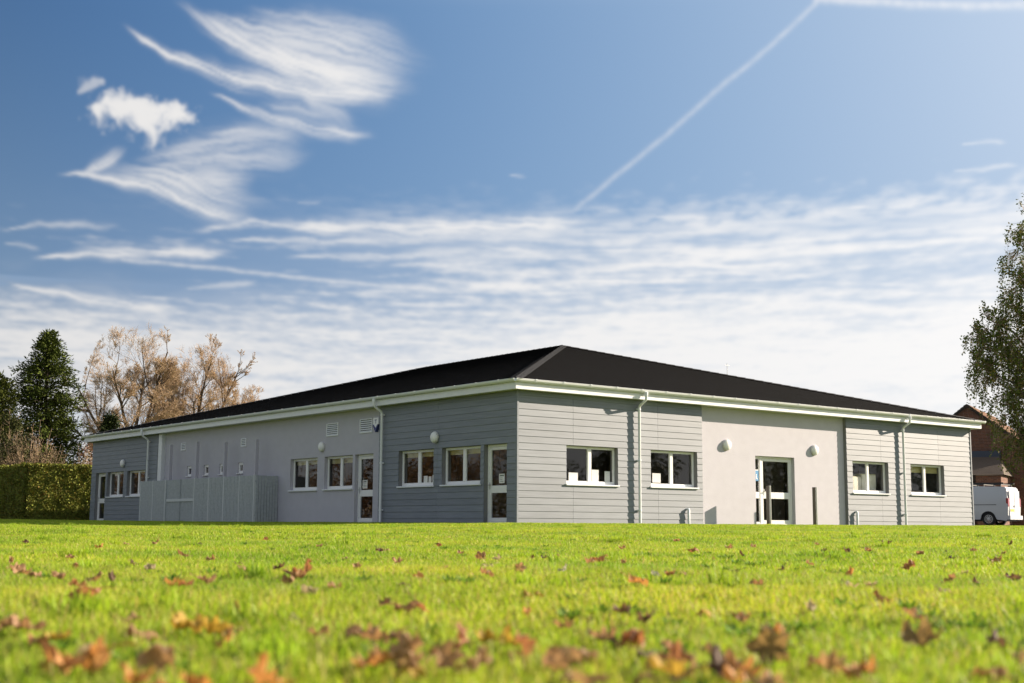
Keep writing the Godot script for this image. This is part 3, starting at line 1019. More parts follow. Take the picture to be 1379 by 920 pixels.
func alarm_box(f: Transform3D, x: float, y: float, plane: float) -> void:
	var root := base("alarm_box", building, f * Transform3D(Basis(), Vector3(x, y, plane)))
	var s := Shape.new()
	var a := [Vector3(-0.15, 0.08, 0), Vector3(0.0, -0.06, 0), Vector3(0.15, 0.08, 0), Vector3(0.15, 0.28, 0), Vector3(-0.15, 0.28, 0)]
	shield(s, a, 0.09)
	put("cover", s, m("white_plastic"), root)
	var t := Shape.new()
	var b := [Vector3(-0.16, 0.07, 0), Vector3(0.0, -0.16, 0), Vector3(0.16, 0.07, 0), Vector3(0.12, 0.075, 0), Vector3(0.0, -0.05, 0), Vector3(-0.12, 0.075, 0)]
	for k in [0, 1, 2, 3, 4, 5]:
		var p: Vector3 = b[k]
		var q: Vector3 = b[(k + 1) % 6]
		t.quad(p, q, q + Vector3(0, 0, 0.11), p + Vector3(0, 0, 0.11))
	var zz := Vector3(0, 0, 0.11)
	t.quad(b[0] + zz, b[1] + zz, b[4] + zz, b[5] + zz)
	t.quad(b[1] + zz, b[2] + zz, b[3] + zz, b[4] + zz)
	put("blue_lower_rim", t, m("alarm_blue"), root)
	var mark := Shape.new()
	mark.box(Vector3(-0.06, 0.20, 0.09), Vector3(0.06, 0.222, 0.093))
	mark.box(Vector3(-0.012, 0.10, 0.09), Vector3(0.012, 0.20, 0.093))
	put("mark", mark, m("alarm_blue"), root)

func shield(s: Shape, a: Array, d: float) -> void:
	var z := Vector3(0, 0, d)
	for k in range(1, a.size() - 1):
		s.tri(a[0] + z, a[k] + z, a[k + 1] + z)
	for k in a.size():
		var p: Vector3 = a[k]
		var q: Vector3 = a[(k + 1) % a.size()]
		s.quad(p, q, q + z, p + z)

# eaves: soffit, fascia, gutter with brackets; then the roof
func make_roof() -> void:
	var of := 0.30
	var og := 0.36       # gutter centre
	var yf := 3.487
	# soffit ring and fascia boards on all four sides
	for long_side in [false, true]:
		var f := facade_frame(long_side)
		var l := LONG_SIDE if long_side else SHORT_SIDE
		var s := Shape.new()
		s.box(Vector3(0.0, yf + 0.012, -0.30), Vector3(l, yf + 0.03, of - 0.022))
		put("soffit", s, m("white_trim"), building, f)
		var b := Shape.new()
		b.bevel_box(Vector3(-of if not long_side else -of, yf, of - 0.02), Vector3(l + of - (0.021 if long_side else 0.0), yf + 0.19, of), 0.004)
		put("fascia", b, m("white_trim"), building, f)
		# half-round gutter
		var g := Shape.new()
		var x0 := -og - 0.06
		var x1 := l + og + 0.06 if not long_side else l + og - 0.0
		if not long_side:
			x0 = -og
		var cy := 3.752
		for k in 10:
			var a := PI + PI * k / 10.0
			var c := PI + PI * (k + 1) / 10.0
			var p := Vector3(0, cy + 0.062 * sin(a) * 1.35, og + 0.062 * cos(a))
			var q := Vector3(0, cy + 0.062 * sin(c) * 1.35, og + 0.062 * cos(c))
			var na := Vector3(0, sin(a), cos(a))
			var nc := Vector3(0, sin(c), cos(c))
			var ex := Vector3(x0, 0, 0)
			var fx := Vector3(x1, 0, 0)
			g.tri_n(p + ex, q + ex, q + fx, na, nc, nc)
			g.tri_n(p + ex, q + fx, p + fx, na, nc, na)
		for e in [x0, x1]:
			for k in 10:
				var a := PI + PI * k / 10.0
				var c := PI + PI * (k + 1) / 10.0
				g.tri(Vector3(e, cy, og), Vector3(e, cy + 0.062 * sin(a) * 1.35, og + 0.062 * cos(a)), Vector3(e, cy + 0.062 * sin(c) * 1.35, og + 0.062 * cos(c)))
		# the rolled front lip
		g.tube([Vector3(x0, cy, og + 0.062), Vector3(x1, cy, og + 0.062)], [0.007, 0.007], 6)
		put("gutter", g, m("white_plastic"), building, f)
		var br := Shape.new()
		for k in 11:
			var a := PI + PI * k / 10.0
			if k == 10:
				break
			var c := PI + PI * (k + 1) / 10.0
			br.quad(Vector3(-0.02, cy + 0.068 * sin(a) * 1.35, og + 0.068 * cos(a)), Vector3(-0.02, cy + 0.068 * sin(c) * 1.35, og + 0.068 * cos(c)), Vector3(0.02, cy + 0.068 * sin(c) * 1.35, og + 0.068 * cos(c)), Vector3(0.02, cy + 0.068 * sin(a) * 1.35, og + 0.068 * cos(a)))
		br.box(Vector3(-0.02, cy - 0.012, og + 0.055), Vector3(0.02, cy + 0.014, og + 0.078))
		br.box(Vector3(-0.014, cy - 0.07, of), Vector3(0.014, cy + 0.0, of + 0.02))
		var bm := br.mesh()
		var count := int(l / 0.95)
		for k in count:
			put("gutter_bracket", bm, m("white_plastic"), building, f * Transform3D(Basis(), Vector3(0.3 + (l - 0.6) * k / (count - 1), 0, 0)))
	# plain fascias at the back
	var bk := Shape.new()
	bk.box(Vector3(SHORT_SIDE + of - 0.02, yf, -LONG_SIDE - of), Vector3(SHORT_SIDE + of, yf + 0.19, of - 0.021))
	bk.box(Vector3(-of + 0.001, yf, -LONG_SIDE - of), Vector3(SHORT_SIDE + of - 0.021, yf + 0.19, -LONG_SIDE - of + 0.02))
	bk.box(Vector3(SHORT_SIDE, yf + 0.012, -LONG_SIDE - of + 0.02), Vector3(SHORT_SIDE + of - 0.02, yf + 0.03, of - 0.022))
	put("fascia", bk, m("white_trim"), building)
	# roof slopes
	var o := 0.345
	var ye := 3.742
	var ya := 6.671
	var i := SHORT_SIDE / 2.0
	var e := [Vector3(-o, ye, o), Vector3(SHORT_SIDE + o, ye, o), Vector3(SHORT_SIDE + o, ye, -LONG_SIDE - o), Vector3(-o, ye, -LONG_SIDE - o)]
	var a1 := Vector3(i, ya, -i)
	var a2 := Vector3(i, ya, -LONG_SIDE + i)
	var slopes := [[e[0], e[1], a1, a1], [e[1], e[2], a2, a1], [e[2], e[3], a2, a2], [e[3], e[0], a1, a2]]
	var roof := base("roof", building)
	for q in slopes:
		roof_slope(roof, q[0], q[1], q[2], q[3])
	var under := Shape.new()
	for k in 4:
		var p: Vector3 = e[k]
		var r: Vector3 = e[(k + 1) % 4]
		under.quad(p - Vector3(0, 0.04, 0), r - Vector3(0, 0.04, 0), r, p)
	under.quad(e[0] - Vector3(0, 0.04, 0), e[3] - Vector3(0, 0.04, 0), e[2] - Vector3(0, 0.04, 0), e[1] - Vector3(0, 0.04, 0))
	put("eaves_edge", under, m("roof_felt"), roof)
	for p in [[e[0], a1], [e[1], a1], [e[2], a2], [e[3], a2], [a1, a2]]:
		ridge_cap(roof, p[0], p[1])

# one slope in overlapping courses of felt shingles, each a few millimetres proud of the one above
func roof_slope(roof: Node3D, l: Vector3, r: Vector3, tr: Vector3, tl: Vector3) -> void:
	var s := Shape.new()
	var up := (r - l).cross(tl - l).normalized()
	if up.y < 0:
		up = -up
	var rows := 70
	for k in rows:
		var t0 := float(k) / rows
		var t1 := float(k + 1) / rows
		var a := l.lerp(tl, t0) + up * 0.010
		var b := r.lerp(tr, t0) + up * 0.010
		var c := r.lerp(tr, t1)
		var d := l.lerp(tl, t1)
		s.quad(a, b, c, d)
		s.quad(a - up * 0.010, b - up * 0.010, b, a)
	put("roof_slope", s, m("roof_felt"), roof)

func ridge_cap(roof: Node3D, a: Vector3, b: Vector3) -> void:
	var dir := (b - a).normalized()
	var side := dir.cross(Vector3.UP).normalized()
	var s := Shape.new()
	var lift := Vector3(0, 0.045, 0)
	var drop := Vector3(0, -0.03 if absf(dir.y) > 0.05 else -0.04, 0)
	var n := int(a.distance_to(b) / 0.33)
	for k in n:
		var p := a.lerp(b, float(k) / n) + Vector3(0, 0.012, 0)
		var q := a.lerp(b, float(k + 1) / n)
		for sg in [-1.0, 1.0]:
			var w: Vector3 = side * (0.19 * sg)
			if sg > 0:
				s.quad(p + lift, p + w + drop + lift * 0.6, q + w + drop + lift * 0.6, q + lift)
			else:
				s.quad(p + w + drop + lift * 0.6, p + lift, q + lift, q + w + drop + lift * 0.6)
	put("ridge_cap", s, m("hip_cap"), roof)

func make_interior() -> void:
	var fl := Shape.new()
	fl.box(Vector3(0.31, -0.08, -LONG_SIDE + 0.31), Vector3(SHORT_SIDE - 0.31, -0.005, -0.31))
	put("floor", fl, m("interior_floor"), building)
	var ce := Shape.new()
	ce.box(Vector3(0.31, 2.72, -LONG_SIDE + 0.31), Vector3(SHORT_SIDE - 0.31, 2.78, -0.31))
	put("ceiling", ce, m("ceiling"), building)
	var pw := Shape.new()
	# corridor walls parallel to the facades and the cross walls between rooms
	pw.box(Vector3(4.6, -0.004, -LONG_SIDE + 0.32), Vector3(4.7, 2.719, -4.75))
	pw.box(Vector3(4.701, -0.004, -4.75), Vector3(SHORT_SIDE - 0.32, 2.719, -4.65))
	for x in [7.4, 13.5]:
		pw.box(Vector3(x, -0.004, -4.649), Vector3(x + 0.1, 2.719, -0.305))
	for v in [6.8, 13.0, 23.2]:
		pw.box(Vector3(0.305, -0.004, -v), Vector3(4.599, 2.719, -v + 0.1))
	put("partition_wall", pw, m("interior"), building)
	var lobby := Shape.new()  # added wall, its paint lightened to stand in for a lit lobby
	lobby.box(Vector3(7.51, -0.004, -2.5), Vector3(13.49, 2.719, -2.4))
	put("added_lobby_wall", lobby, mat("lobby_lit_tone", 0.46, 0.41, 0.29, 0.9), building)
	# pale cupboards seen through the third sunny window
	for k in 2:
		var x := 14.22 + k * 0.86
		var root := base("cupboard", self, building.transform * Transform3D(Basis(), Vector3(x, 0.0, -0.40 - 0.04 * k)))
		tag(root, ["pale low cupboard standing behind the window beside the second downpipe", "pale taller cupboard behind the window beside the second downpipe"][k], "cupboard")
		var h := 1.62 + 0.1 * k
		var body := Shape.new()
		body.box(Vector3(0, 0, -0.45), Vector3(0.8, h, 0))
		put("body", body, mat("cupboard_cream", 0.62, 0.60, 0.42, 0.6), root)
		for d in 2:
			var dd := Shape.new()
			dd.bevel_box(Vector3(0.01 + 0.395 * d, 0.08, 0.001), Vector3(0.395 + 0.395 * d, h - 0.03, 0.02), 0.004)
			var leaf := put("door", dd, mat("cupboard_white", 0.7, 0.69, 0.58, 0.5), root)
			var kn := Shape.new()
			kn.lathe_z([Vector2(0.014, 0.02), Vector2(0.014, 0.04), Vector2(0.0, 0.042)], 8, Vector3(0.36 + 0.08 * d, 1.0, 0))
			put("knob", kn, m("steel"), leaf)
	# a pot plant on the sill of the first sunny window and one inside the entrance
	pot_plant(building.transform * Vector3(3.05, 1.10, -0.30), 0.42, "pot plant on the inner sill of the window nearest the building corner")
	pot_plant(building.transform * Vector3(10.75, 1.0, -1.3), 0.5, "pot plant on a stand inside the glazed entrance door")
	var st := Shape.new()
	st.box(Vector3(-0.25, 0, -0.25), Vector3(0.25, 0.03, 0.25))
	st.box(Vector3(-0.28, 0.96, -0.28), Vector3(0.28, 0.998, 0.28))
	for q in [[-0.2, -0.2], [0.2, -0.2], [0.2, 0.2], [-0.2, 0.2]]:
		st.box(Vector3(q[0] - 0.02, 0.03, q[1] - 0.02), Vector3(q[0] + 0.02, 0.96, q[1] + 0.02))
	tag(put("plant_stand", st, mat("dark_wood", 0.08, 0.05, 0.03, 0.6), self, building.transform * Transform3D(Basis(), Vector3(10.75, 0, -1.3))), "dark plant stand inside the glazed entrance door", "stand")

func pot_plant(at: Vector3, high: float, label: String) -> void:
	var root := base("pot_plant", self, Transform3D(Basis(), at))
	tag(root, label, "plant")
	var p := Shape.new()
	var prev := [Vector3(0, 0.0, 0), 0.05]
	p.tube([Vector3(0, 0, 0), Vector3(0, 0.10, 0)], [0.05, 0.07], 12)
	put("pot", p, m("pot"), root)
	var s := Shape.new()
	for k in 60:
		var a := rng.randf() * TAU
		var up := rng.randf_range(0.2, 1.0)
		var dir := Vector3(cos(a), up * 1.4, sin(a)).normalized()
		var start := Vector3(0, 0.1 + rng.randf() * (high - 0.2), 0) + Vector3(cos(a), 0, sin(a)) * 0.02
		s.leaf(start, dir, dir.cross(Vector3.UP).normalized(), rng.randf_range(0.07, 0.13), 0.02)
	s.tube([Vector3(0, 0.08, 0), Vector3(0, high - 0.1, 0)], [0.008, 0.005], 5)
	put("foliage", s, m("plant_leaf"), root)

# ------------------------------------------------------------------ slatted fence enclosure along the long facade
func make_fence() -> void:
	var f := building.transform * facade_frame(true)
	var out := 0.80
	var x0 := v_of(22.84)
	var x1 := v_of(13.23)
	var root := base("slatted_fence", self, f * Transform3D(Basis(), Vector3(x0, -0.05, 0)))
	tag(root, "grey vertical slatted enclosure fence against the shaded rendered wall", "fence")
	var h := 1.62
	var sl := Shape.new()
	sl.bevel_box(Vector3(-0.045, 0.02, -0.012), Vector3(0.045, h, 0.012), 0.004)
	var sm := sl.mesh()
	var length := x1 - x0
	var gate0 := length - (20.45 - 13.23) * 1.0
	var count := int(length / 0.105)
	var g0 := v_of(20.45) - x0
	var g1 := v_of(17.95) - x0
	for k in count:
		var x := (k + 0.5) * length / count
		if x > g0 - 0.02 and x < g1 + 0.02:
			continue
		put("slat", sm, m("galvanised"), root, Transform3D(Basis(), Vector3(x, 0, out + rng.randf_range(-0.002, 0.002))))
	# return to the wall at the near end
	for k in 8:
		put("slat", sm, m("galvanised"), root, Transform3D(Basis(Vector3.UP, PI / 2), Vector3(length + 0.01, 0, -0.03 + k * 0.105)))
	for x in [0.0, 1.2, 2.36, g1 + 0.03, 6.1, 7.3, 8.5, length - 0.03]:
		var p := Shape.new()
		p.bevel_box(Vector3(x - 0.03, 0.0, out - 0.075), Vector3(x + 0.03, h + 0.02, out + 0.018), 0.005)
		put("post", p, m("galvanised_pale"), root)
	for y in [0.25, 1.40]:
		var r := Shape.new()
		r.box(Vector3(0.03, y, out - 0.055), Vector3(g0 - 0.04, y + 0.05, out - 0.014))
		r.box(Vector3(g1 + 0.06, y, out - 0.055), Vector3(length, y + 0.05, out - 0.014))
		put("rail", r, m("galvanised"), root)
	# double gate
	var gate := base("slatted_gate", self, root.transform)
	tag(gate, "slatted double gate with a pale middle rail in the grey enclosure fence", "gate")
	var gc := int((g1 - g0) / 0.105)
	for k in gc:
		put("slat", sm, m("galvanised"), gate, Transform3D(Basis(), Vector3(g0 + 0.02 + (k + 0.5) * (g1 - g0 - 0.04) / gc, 0, out - 0.035)))
	for r in [[g0 + 0.1, 0.80, 0.10]]:
		var s := Shape.new()
		s.bevel_box(Vector3(r[0], r[1], out - 0.022), Vector3(g1 - 0.03, r[1] + r[2], out + 0.012), 0.004)
		put("rail", s, m("galvanised_pale"), gate)
	for x in [g0 + 0.02, (g0 + g1) / 2 - 0.03, (g0 + g1) / 2 + 0.03, g1 - 0.05]:
		var s := Shape.new()
		s.box(Vector3(x - 0.02, 0.02, out - 0.021), Vector3(x + 0.02, h, out + 0.004))
		put("stile", s, m("galvanised"), gate)

# ------------------------------------------------------------------ vegetation
func rand_dir() -> Vector3:
	var z := rng.randf_range(-1.0, 1.0)
	var a := rng.randf() * TAU
	var r := sqrt(1.0 - z * z)
	return Vector3(r * cos(a), z, r * sin(a))

func leaf_at(s: Shape, p: Vector3, size: float, col: Color, spread := 0.35) -> void:
	var k := rng.randf_range(1.0 - spread, 1.0 + spread)
	s.tint = Color(col.r * k, col.g * k * rng.randf_range(0.94, 1.06), col.b * k)
	var d := rand_dir()
	var a := d.cross(rand_dir()).normalized()
	s.leaf(p, d, a, size, size * 0.34)

# limbs first, then ever finer twigs; leaves are sparse
func bare_tree(called: String, label: String, at: Vector3, high: float, spread: float, forks: Array, sd: int, leaf_col: Color, leaves_each: int) -> void:
	rng.seed = sd
	var root := base(called, self, Transform3D(Basis(), at))
	tag(root, label, "tree")
	var trunk := Shape.new()
	var twigs := Shape.new()
	var leaves := Shape.new()
	leaves.use_tint = true
	var stack := []
	var trunk_h: float = high * 0.26
	trunk.tube([Vector3(0, -0.1, 0), Vector3(0.05, trunk_h * 0.5, 0), Vector3(0, trunk_h, 0.05)], [high * 0.026, high * 0.020, high * 0.017], 9)
	for fk in forks:
		var d := Vector3(fk[0], fk[1], fk[2]).normalized()
		stack.append([Vector3(0, trunk_h * rng.randf_range(0.8, 1.0), 0), d, high * fk[3] * 1.28, high * 0.0125, 1])
	var centre := Vector3(0, high * 0.58, 0)
	while stack.size():
		var b: Array = stack.pop_back()
		var p: Vector3 = b[0]
		var d: Vector3 = b[1]
		var len: float = b[2]
		var rad: float = b[3]
		var lev: int = b[4]
		var segs: int = [0, 7, 5, 4, 2, 1][lev]
		var path := [p]
		var radii := [rad]
		for k in segs:
			var wob: float = [0.0, 0.13, 0.18, 0.2, 0.22, 0.2][lev]
			d = (d + rand_dir() * wob + Vector3(0, 0.05, 0)).normalized()
			p += d * (len / segs)
			path.append(p)
			radii.append(maxf(rad * (1.0 - 0.72 * (k + 1) / segs), 0.004))
		if lev <= 2:
			trunk.tube(path, radii, 6 if lev == 1 else 5, false)
		else:
			twigs.tube(path, radii, 3, false)
		if lev < 5:
			var kids: int = [0, 11, 9, 8, 8][lev]
			for k in kids:
				var t := rng.randf_range(0.22, 1.0)
				var ip := clampi(int(t * segs), 0, segs - 1)
				var q: Vector3 = path[ip].lerp(path[ip + 1], t * segs - ip)
				var dir: Vector3 = (path[ip + 1] - path[ip]).normalized()
				var side := dir.cross(rand_dir()).normalized()
				var out := (q - centre).normalized()
				var nd := (dir * 0.65 + side * rng.randf_range(0.5, 1.0) + out * 0.25 + Vector3(0, 0.12, 0)).normalized()
				var nl := len * rng.randf_range(0.44, 0.70) * (1.0 - 0.3 * t)
				# keep inside the crown
				var e := (q + nd * nl - centre) / Vector3(spread, high * 0.44, spread)
				if e.length() > 1.0:
					nl *= 0.5
				stack.append([q, nd, nl, maxf(rad * (1.0 - 0.7 * t) * 0.6, 0.0075 if lev > 2 else 0.014), lev + 1])
		else:
			if rng.randf() < 0.6:
				continue
			for k in leaves_each:
				var q: Vector3 = path[0].lerp(path[-1], rng.randf())
				leaf_at(leaves, q, rng.randf_range(0.03, 0.055), leaf_col)
	put("trunk", trunk, m("bark"), root)
	var cr := put("crown", twigs, m("twig"), root)
	put("leaves", leaves, m("foliage"), cr)

func conifer(called: String, label: String, at: Vector3, high: float, radius: float, sd: int, col: Color, skew := 0.0) -> void:
	rng.seed = sd
	var root := base(called, self, Transform3D(Basis(), at))
	tag(root, label, "tree")
	var trunk := Shape.new()
	trunk.tube([Vector3(0, -0.1, 0), Vector3(0, high * 0.5, 0), Vector3(0, high * 0.97, 0)], [high * 0.024, high * 0.014, 0.02], 8)
	var limbs := Shape.new()
	var s := Shape.new()
	s.use_tint = true
	var n := int(high * 46)
	for k in n:
		var t := pow(rng.randf(), 0.8)
		var y := high * lerpf(0.06, 0.98, t)
		var a := rng.randf() * TAU
		var lobes := 1.0 + 0.26 * sin(a * 2.0 + y * 1.1) + 0.24 * sin(a * 3.0 - y * 2.3) + 0.16 * sin(y * 4.1 + a)
		var r := radius * pow(1.0 - t, 0.62) * lobes * rng.randf_range(0.6, 1.08) + 0.12
		var o := Vector3(cos(a), 0, sin(a))
		var p0 := Vector3(0, y - r * 0.1, 0)
		var lift := rng.randf_range(0.05, 0.4)
		var p1 := p0 + o * r * 0.6 + Vector3(0, r * lift * 0.6, 0)
		var p2 := p0 + o * r + Vector3(0, r * lift * 0.35 - 0.1, 0)
		limbs.tube([p0, p1, p2], [0.03, 0.018, 0.006], 3, false)
		var m2 := int(14 + r * 22)
		var shade := rng.randf_range(0.75, 1.3)
		for q in m2:
			var u := pow(rng.randf(), 0.6)
			var p := p0.lerp(p1, u / 0.6) if u < 0.6 else p1.lerp(p2, (u - 0.6) / 0.4)
			p += rand_dir() * (0.10 + 0.16 * u)
			var d := (o * 0.8 + rand_dir() * 0.8 + Vector3(0, 0.25, 0)).normalized()
			var w := d.cross(rand_dir()).normalized()
			var kk := shade * rng.randf_range(0.7, 1.3)
			s.tint = Color(col.r * kk, col.g * kk, col.b * kk)
			s.leaf(p, d, w, rng.randf_range(0.16, 0.32), 0.035)
	put("trunk", trunk, m("bark_dark"), root)
	var cr := put("crown", s, m("needles"), root)
	put("branches", limbs, m("bark_dark"), cr)

func shrub(called: String, label: String, at: Vector3, size: Vector3, sd: int, col: Color, count: int, leaf_size: float, twiggy: int, cat := "shrub") -> void:
	rng.seed = sd
	var root := base(called, self, Transform3D(Basis(), at))
	tag(root, label, cat)
	var stems := Shape.new()
	var s := Shape.new()
	s.use_tint = true
	for k in twiggy:
		var a := rng.randf() * TAU
		var r := sqrt(rng.randf())
		var tip := Vector3(cos(a) * r * size.x, size.y * rng.randf_range(0.45, 1.0) * sqrt(1.05 - r * r), sin(a) * r * size.z)
		var foot := Vector3(cos(a) * 0.25 * size.x * rng.randf(), -0.05, sin(a) * 0.25 * size.z * rng.randf())
		var mid := foot.lerp(tip, 0.55) + rand_dir() * 0.12 + Vector3(0, 0.15, 0)
		stems.tube([foot, mid, tip], [0.022, 0.012, 0.004], 3, false)
		for q in 7:
			var st := mid.lerp(tip, rng.randf())
			var d := (rand_dir() + (tip - foot).normalized() * 0.8).normalized()
			stems.tube([st, st + d * rng.randf_range(0.15, 0.4)], [0.006, 0.003], 3, false)
	var clumps := []
	for k in 46:
		var d := rand_dir()
		d.y = absf(d.y)
		clumps.append(Vector3(d.x * size.x, d.y * size.y * 0.92, d.z * size.z) * rng.randf_range(0.55, 0.98))
	for k in count:
		var c: Vector3 = clumps[rng.randi() % clumps.size()]
		var p := c + rand_dir() * pow(rng.randf(), 0.5) * 0.42 * minf(size.x, size.y) * 0.6
		if p.y < 0.05:
			continue
		leaf_at(s, p, leaf_size * rng.randf_range(0.7, 1.3), col)
	put("stems", stems, m("twig"), root)
	put("foliage", s, m("foliage"), root)

# a clipped hedge: a solid twiggy core with leaves all over its faces
func hedge(label: String, at: Vector3, turn: float, length: float, deep: float, high: float, sd: int, per_m2: int, col: Color) -> void:
	rng.seed = sd
	var root := base("clipped_hedge", self, Transform3D(Basis(Vector3.UP, turn), at))
	tag(root, label, "hedge")
	var core := Shape.new()
	core.box(Vector3(0.10, -0.05, -deep + 0.10), Vector3(length - 0.10, high - 0.12, -0.10))
	put("core", core, m("hedge_core"), root)
	var s := Shape.new()
	s.use_tint = true
	var bulge := FastNoiseLite.new()
	bulge.seed = sd
	bulge.frequency = 0.6
	for face in 4:
		var fw := length if face < 2 else deep
		var fh := high if face != 1 else deep
		var n := int(fw * fh * per_m2)
		for k in n:
			var a := rng.randf() * fw
			var b := rng.randf() * fh
			var bump := bulge.get_noise_2d(a * 1.6 + face * 50.0, b * 1.6) * 0.13 - absf(rng.randfn(0.0, 0.05))
			var p: Vector3
			if face == 0:
				p = Vector3(a, b, bump)
			elif face == 1:
				p = Vector3(a, high + bump * 0.7, -b)
			elif face == 2:
				p = Vector3(-bump, b, -a)
			else:
				p = Vector3(length + bump, b, -a)
			leaf_at(s, p, rng.randf_range(0.06, 0.12), col.lerp(Color(0.17, 0.10, 0.02), 0.7 if rng.randf() < 0.16 else 0.0), 0.5)
	put("foliage", s, m("foliage"), root)

func make_hedge_and_trees() -> void:
	var y := FAR_Y
	# hedge corner towards the camera; one face runs behind the building, the other away to the left
	var hc := Vector3(-21.9, y, -60.0)
	hedge("clipped green hedge whose sunlit face runs behind the building's far end", hc, TURN * 0.9, 9.0, 1.6, 2.55, 301, 620, Color(0.15, 0.165, 0.028))
	var dirl := Vector3(-sin(TURN), 0, -cos(TURN))
	hedge("clipped hedge in shade running away from the sunlit hedge corner", hc + Vector3(-0.35, 0, -0.2) + dirl * 26.0 + Vector3(0, 0, 0), TURN - PI / 2.0, 26.0, 1.6, 2.55, 302, 420, Color(0.15, 0.165, 0.028))
	conifer("conifer_tree", "tall dark green conifer with a broad pointed crown behind the hedge", Vector3(-25.6, y, -72.0), 10.5, 2.95, 41, Color(0.058, 0.076, 0.016))
	conifer("yew_tree", "dark bushy evergreen tree behind the shaded hedge left of the conifer", Vector3(-27.6, y, -70.0), 7.9, 2.9, 42, Color(0.062, 0.074, 0.016))
	conifer("conifer_tree", "small dark conifer tip showing over the far end of the eaves", Vector3(-22.3, y, -73.0), 5.9, 1.2, 43, Color(0.028, 0.04, 0.014))
	shrub("bare_shrub", "tangled leafless brown shrub behind the hedge before the conifer", Vector3(-24.0, y, -66.0), Vector3(2.2, 5.0, 1.4), 51, Color(0.10, 0.075, 0.045), 5200, 0.09, 260)
	shrub("bare_shrub", "russet twiggy shrub by the building's far end behind the hedge", Vector3(-21.6, y, -67.5), Vector3(1.2, 4.4, 1.2), 52, Color(0.13, 0.06, 0.035), 2800, 0.08, 150)
	shrub("evergreen_bush", "olive green bush below the bushy evergreen tree behind the hedge", Vector3(-25.6, y, -66.8), Vector3(1.5, 5.9, 1.4), 53, Color(0.055, 0.06, 0.018), 6500, 0.12, 60)
	bare_tree("autumn_tree", "broad nearly leafless autumn tree with forked trunk nearest the conifer", Vector3(-23.6, y, -82.0), 12.6, 3.3, [[-0.75, 1.0, 0.2, 0.40], [-0.25, 1.2, -0.3, 0.46], [0.3, 1.3, 0.2, 0.48], [0.55, 1.0, -0.3, 0.40], [-0.9, 0.55, 0.1, 0.34], [0.1, 1.2, 0.6, 0.42]], 61, Color(0.50, 0.39, 0.24), 1)
	bare_tree("autumn_tree", "orange tinged autumn tree rising behind the roof beside the forked tree", Vector3(-20.6, y, -85.0), 12.4, 3.0, [[-0.35, 1.2, 0.2, 0.44], [0.35, 1.2, -0.2, 0.46], [0.75, 0.9, 0.1, 0.36], [-0.6, 0.9, -0.2, 0.34], [0.05, 1.3, 0.3, 0.46], [0.2, 0.9, 0.6, 0.36]], 62, Color(0.52, 0.34, 0.19), 1)
	bare_tree("autumn_tree", "small orange sapling top peeping over the roof slope", Vector3(-19.4, y, -97.0), 10.1, 2.4, [[-0.5, 1.0, 0.1, 0.34], [0.5, 1.0, -0.1, 0.34], [0.0, 1.2, 0.3, 0.42], [0.1, 1.1, -0.5, 0.38]], 63, Color(0.50, 0.31, 0.16), 2)
	# russet bushes and trees beyond the left edge of the view, mirrored in the shaded windows
	bare_tree("autumn_tree", "russet autumn tree standing well left of the hedge", Vector3(-54.0, y, -47.0), 12.0, 4.5, [[-0.6, 1.0, 0.2, 0.4], [0.6, 1.0, -0.2, 0.4], [0.0, 1.2, 0.4, 0.45]], 64, Color(0.26, 0.10, 0.04), 1)
	var k := 0
	for p in [[-42.0, -36.0], [-44.0, -43.0], [-46.0, -50.5], [-48.0, -58.0], [-44.0, -65.0], [-49.0, -72.5], [-46.0, -80.0]]:
		shrub("russet_bush", ["russet bush at the open end of the lawn edge row", "russet bush second from the open end of the lawn edge row", "middle bush of the russet row at the lawn edge", "russet bush second from the hedge in the lawn edge row", "russet bush nearest the hedge in the lawn edge row", "bush beyond the end of the russet row by the hedge", "farthest bush beyond the russet row past the hedge"][k], Vector3(p[0], y, p[1]), Vector3(4.2, 5.0 + 0.5 * (k % 3), 4.2), 54 + k, [Color(0.085, 0.045, 0.02), Color(0.05, 0.045, 0.016), Color(0.11, 0.06, 0.02)][k % 3], 6500, 0.22, 90)
		k += 1
	# evergreens to the right of the lawn, mirrored in the sunny windows
	k = 0
	for p in [[50.0, -22.0], [52.0, -30.0], [51.0, -38.5], [53.0, -47.0], [52.0, -55.0]]:
		shrub("laurel_bush", ["laurel bush at the open end of the row across the lawn", "laurel bush second from the open end across the lawn", "middle laurel bush of the row across the lawn", "laurel bush second from the yard end across the lawn", "laurel bush at the yard end of the row across the lawn"][k], Vector3(p[0], y, p[1]), Vector3(4.6, 6.2 + 0.4 * (k % 2), 4.6), 154 + k, Color(0.05, 0.065, 0.02), 6500, 0.24, 60)
		k += 1

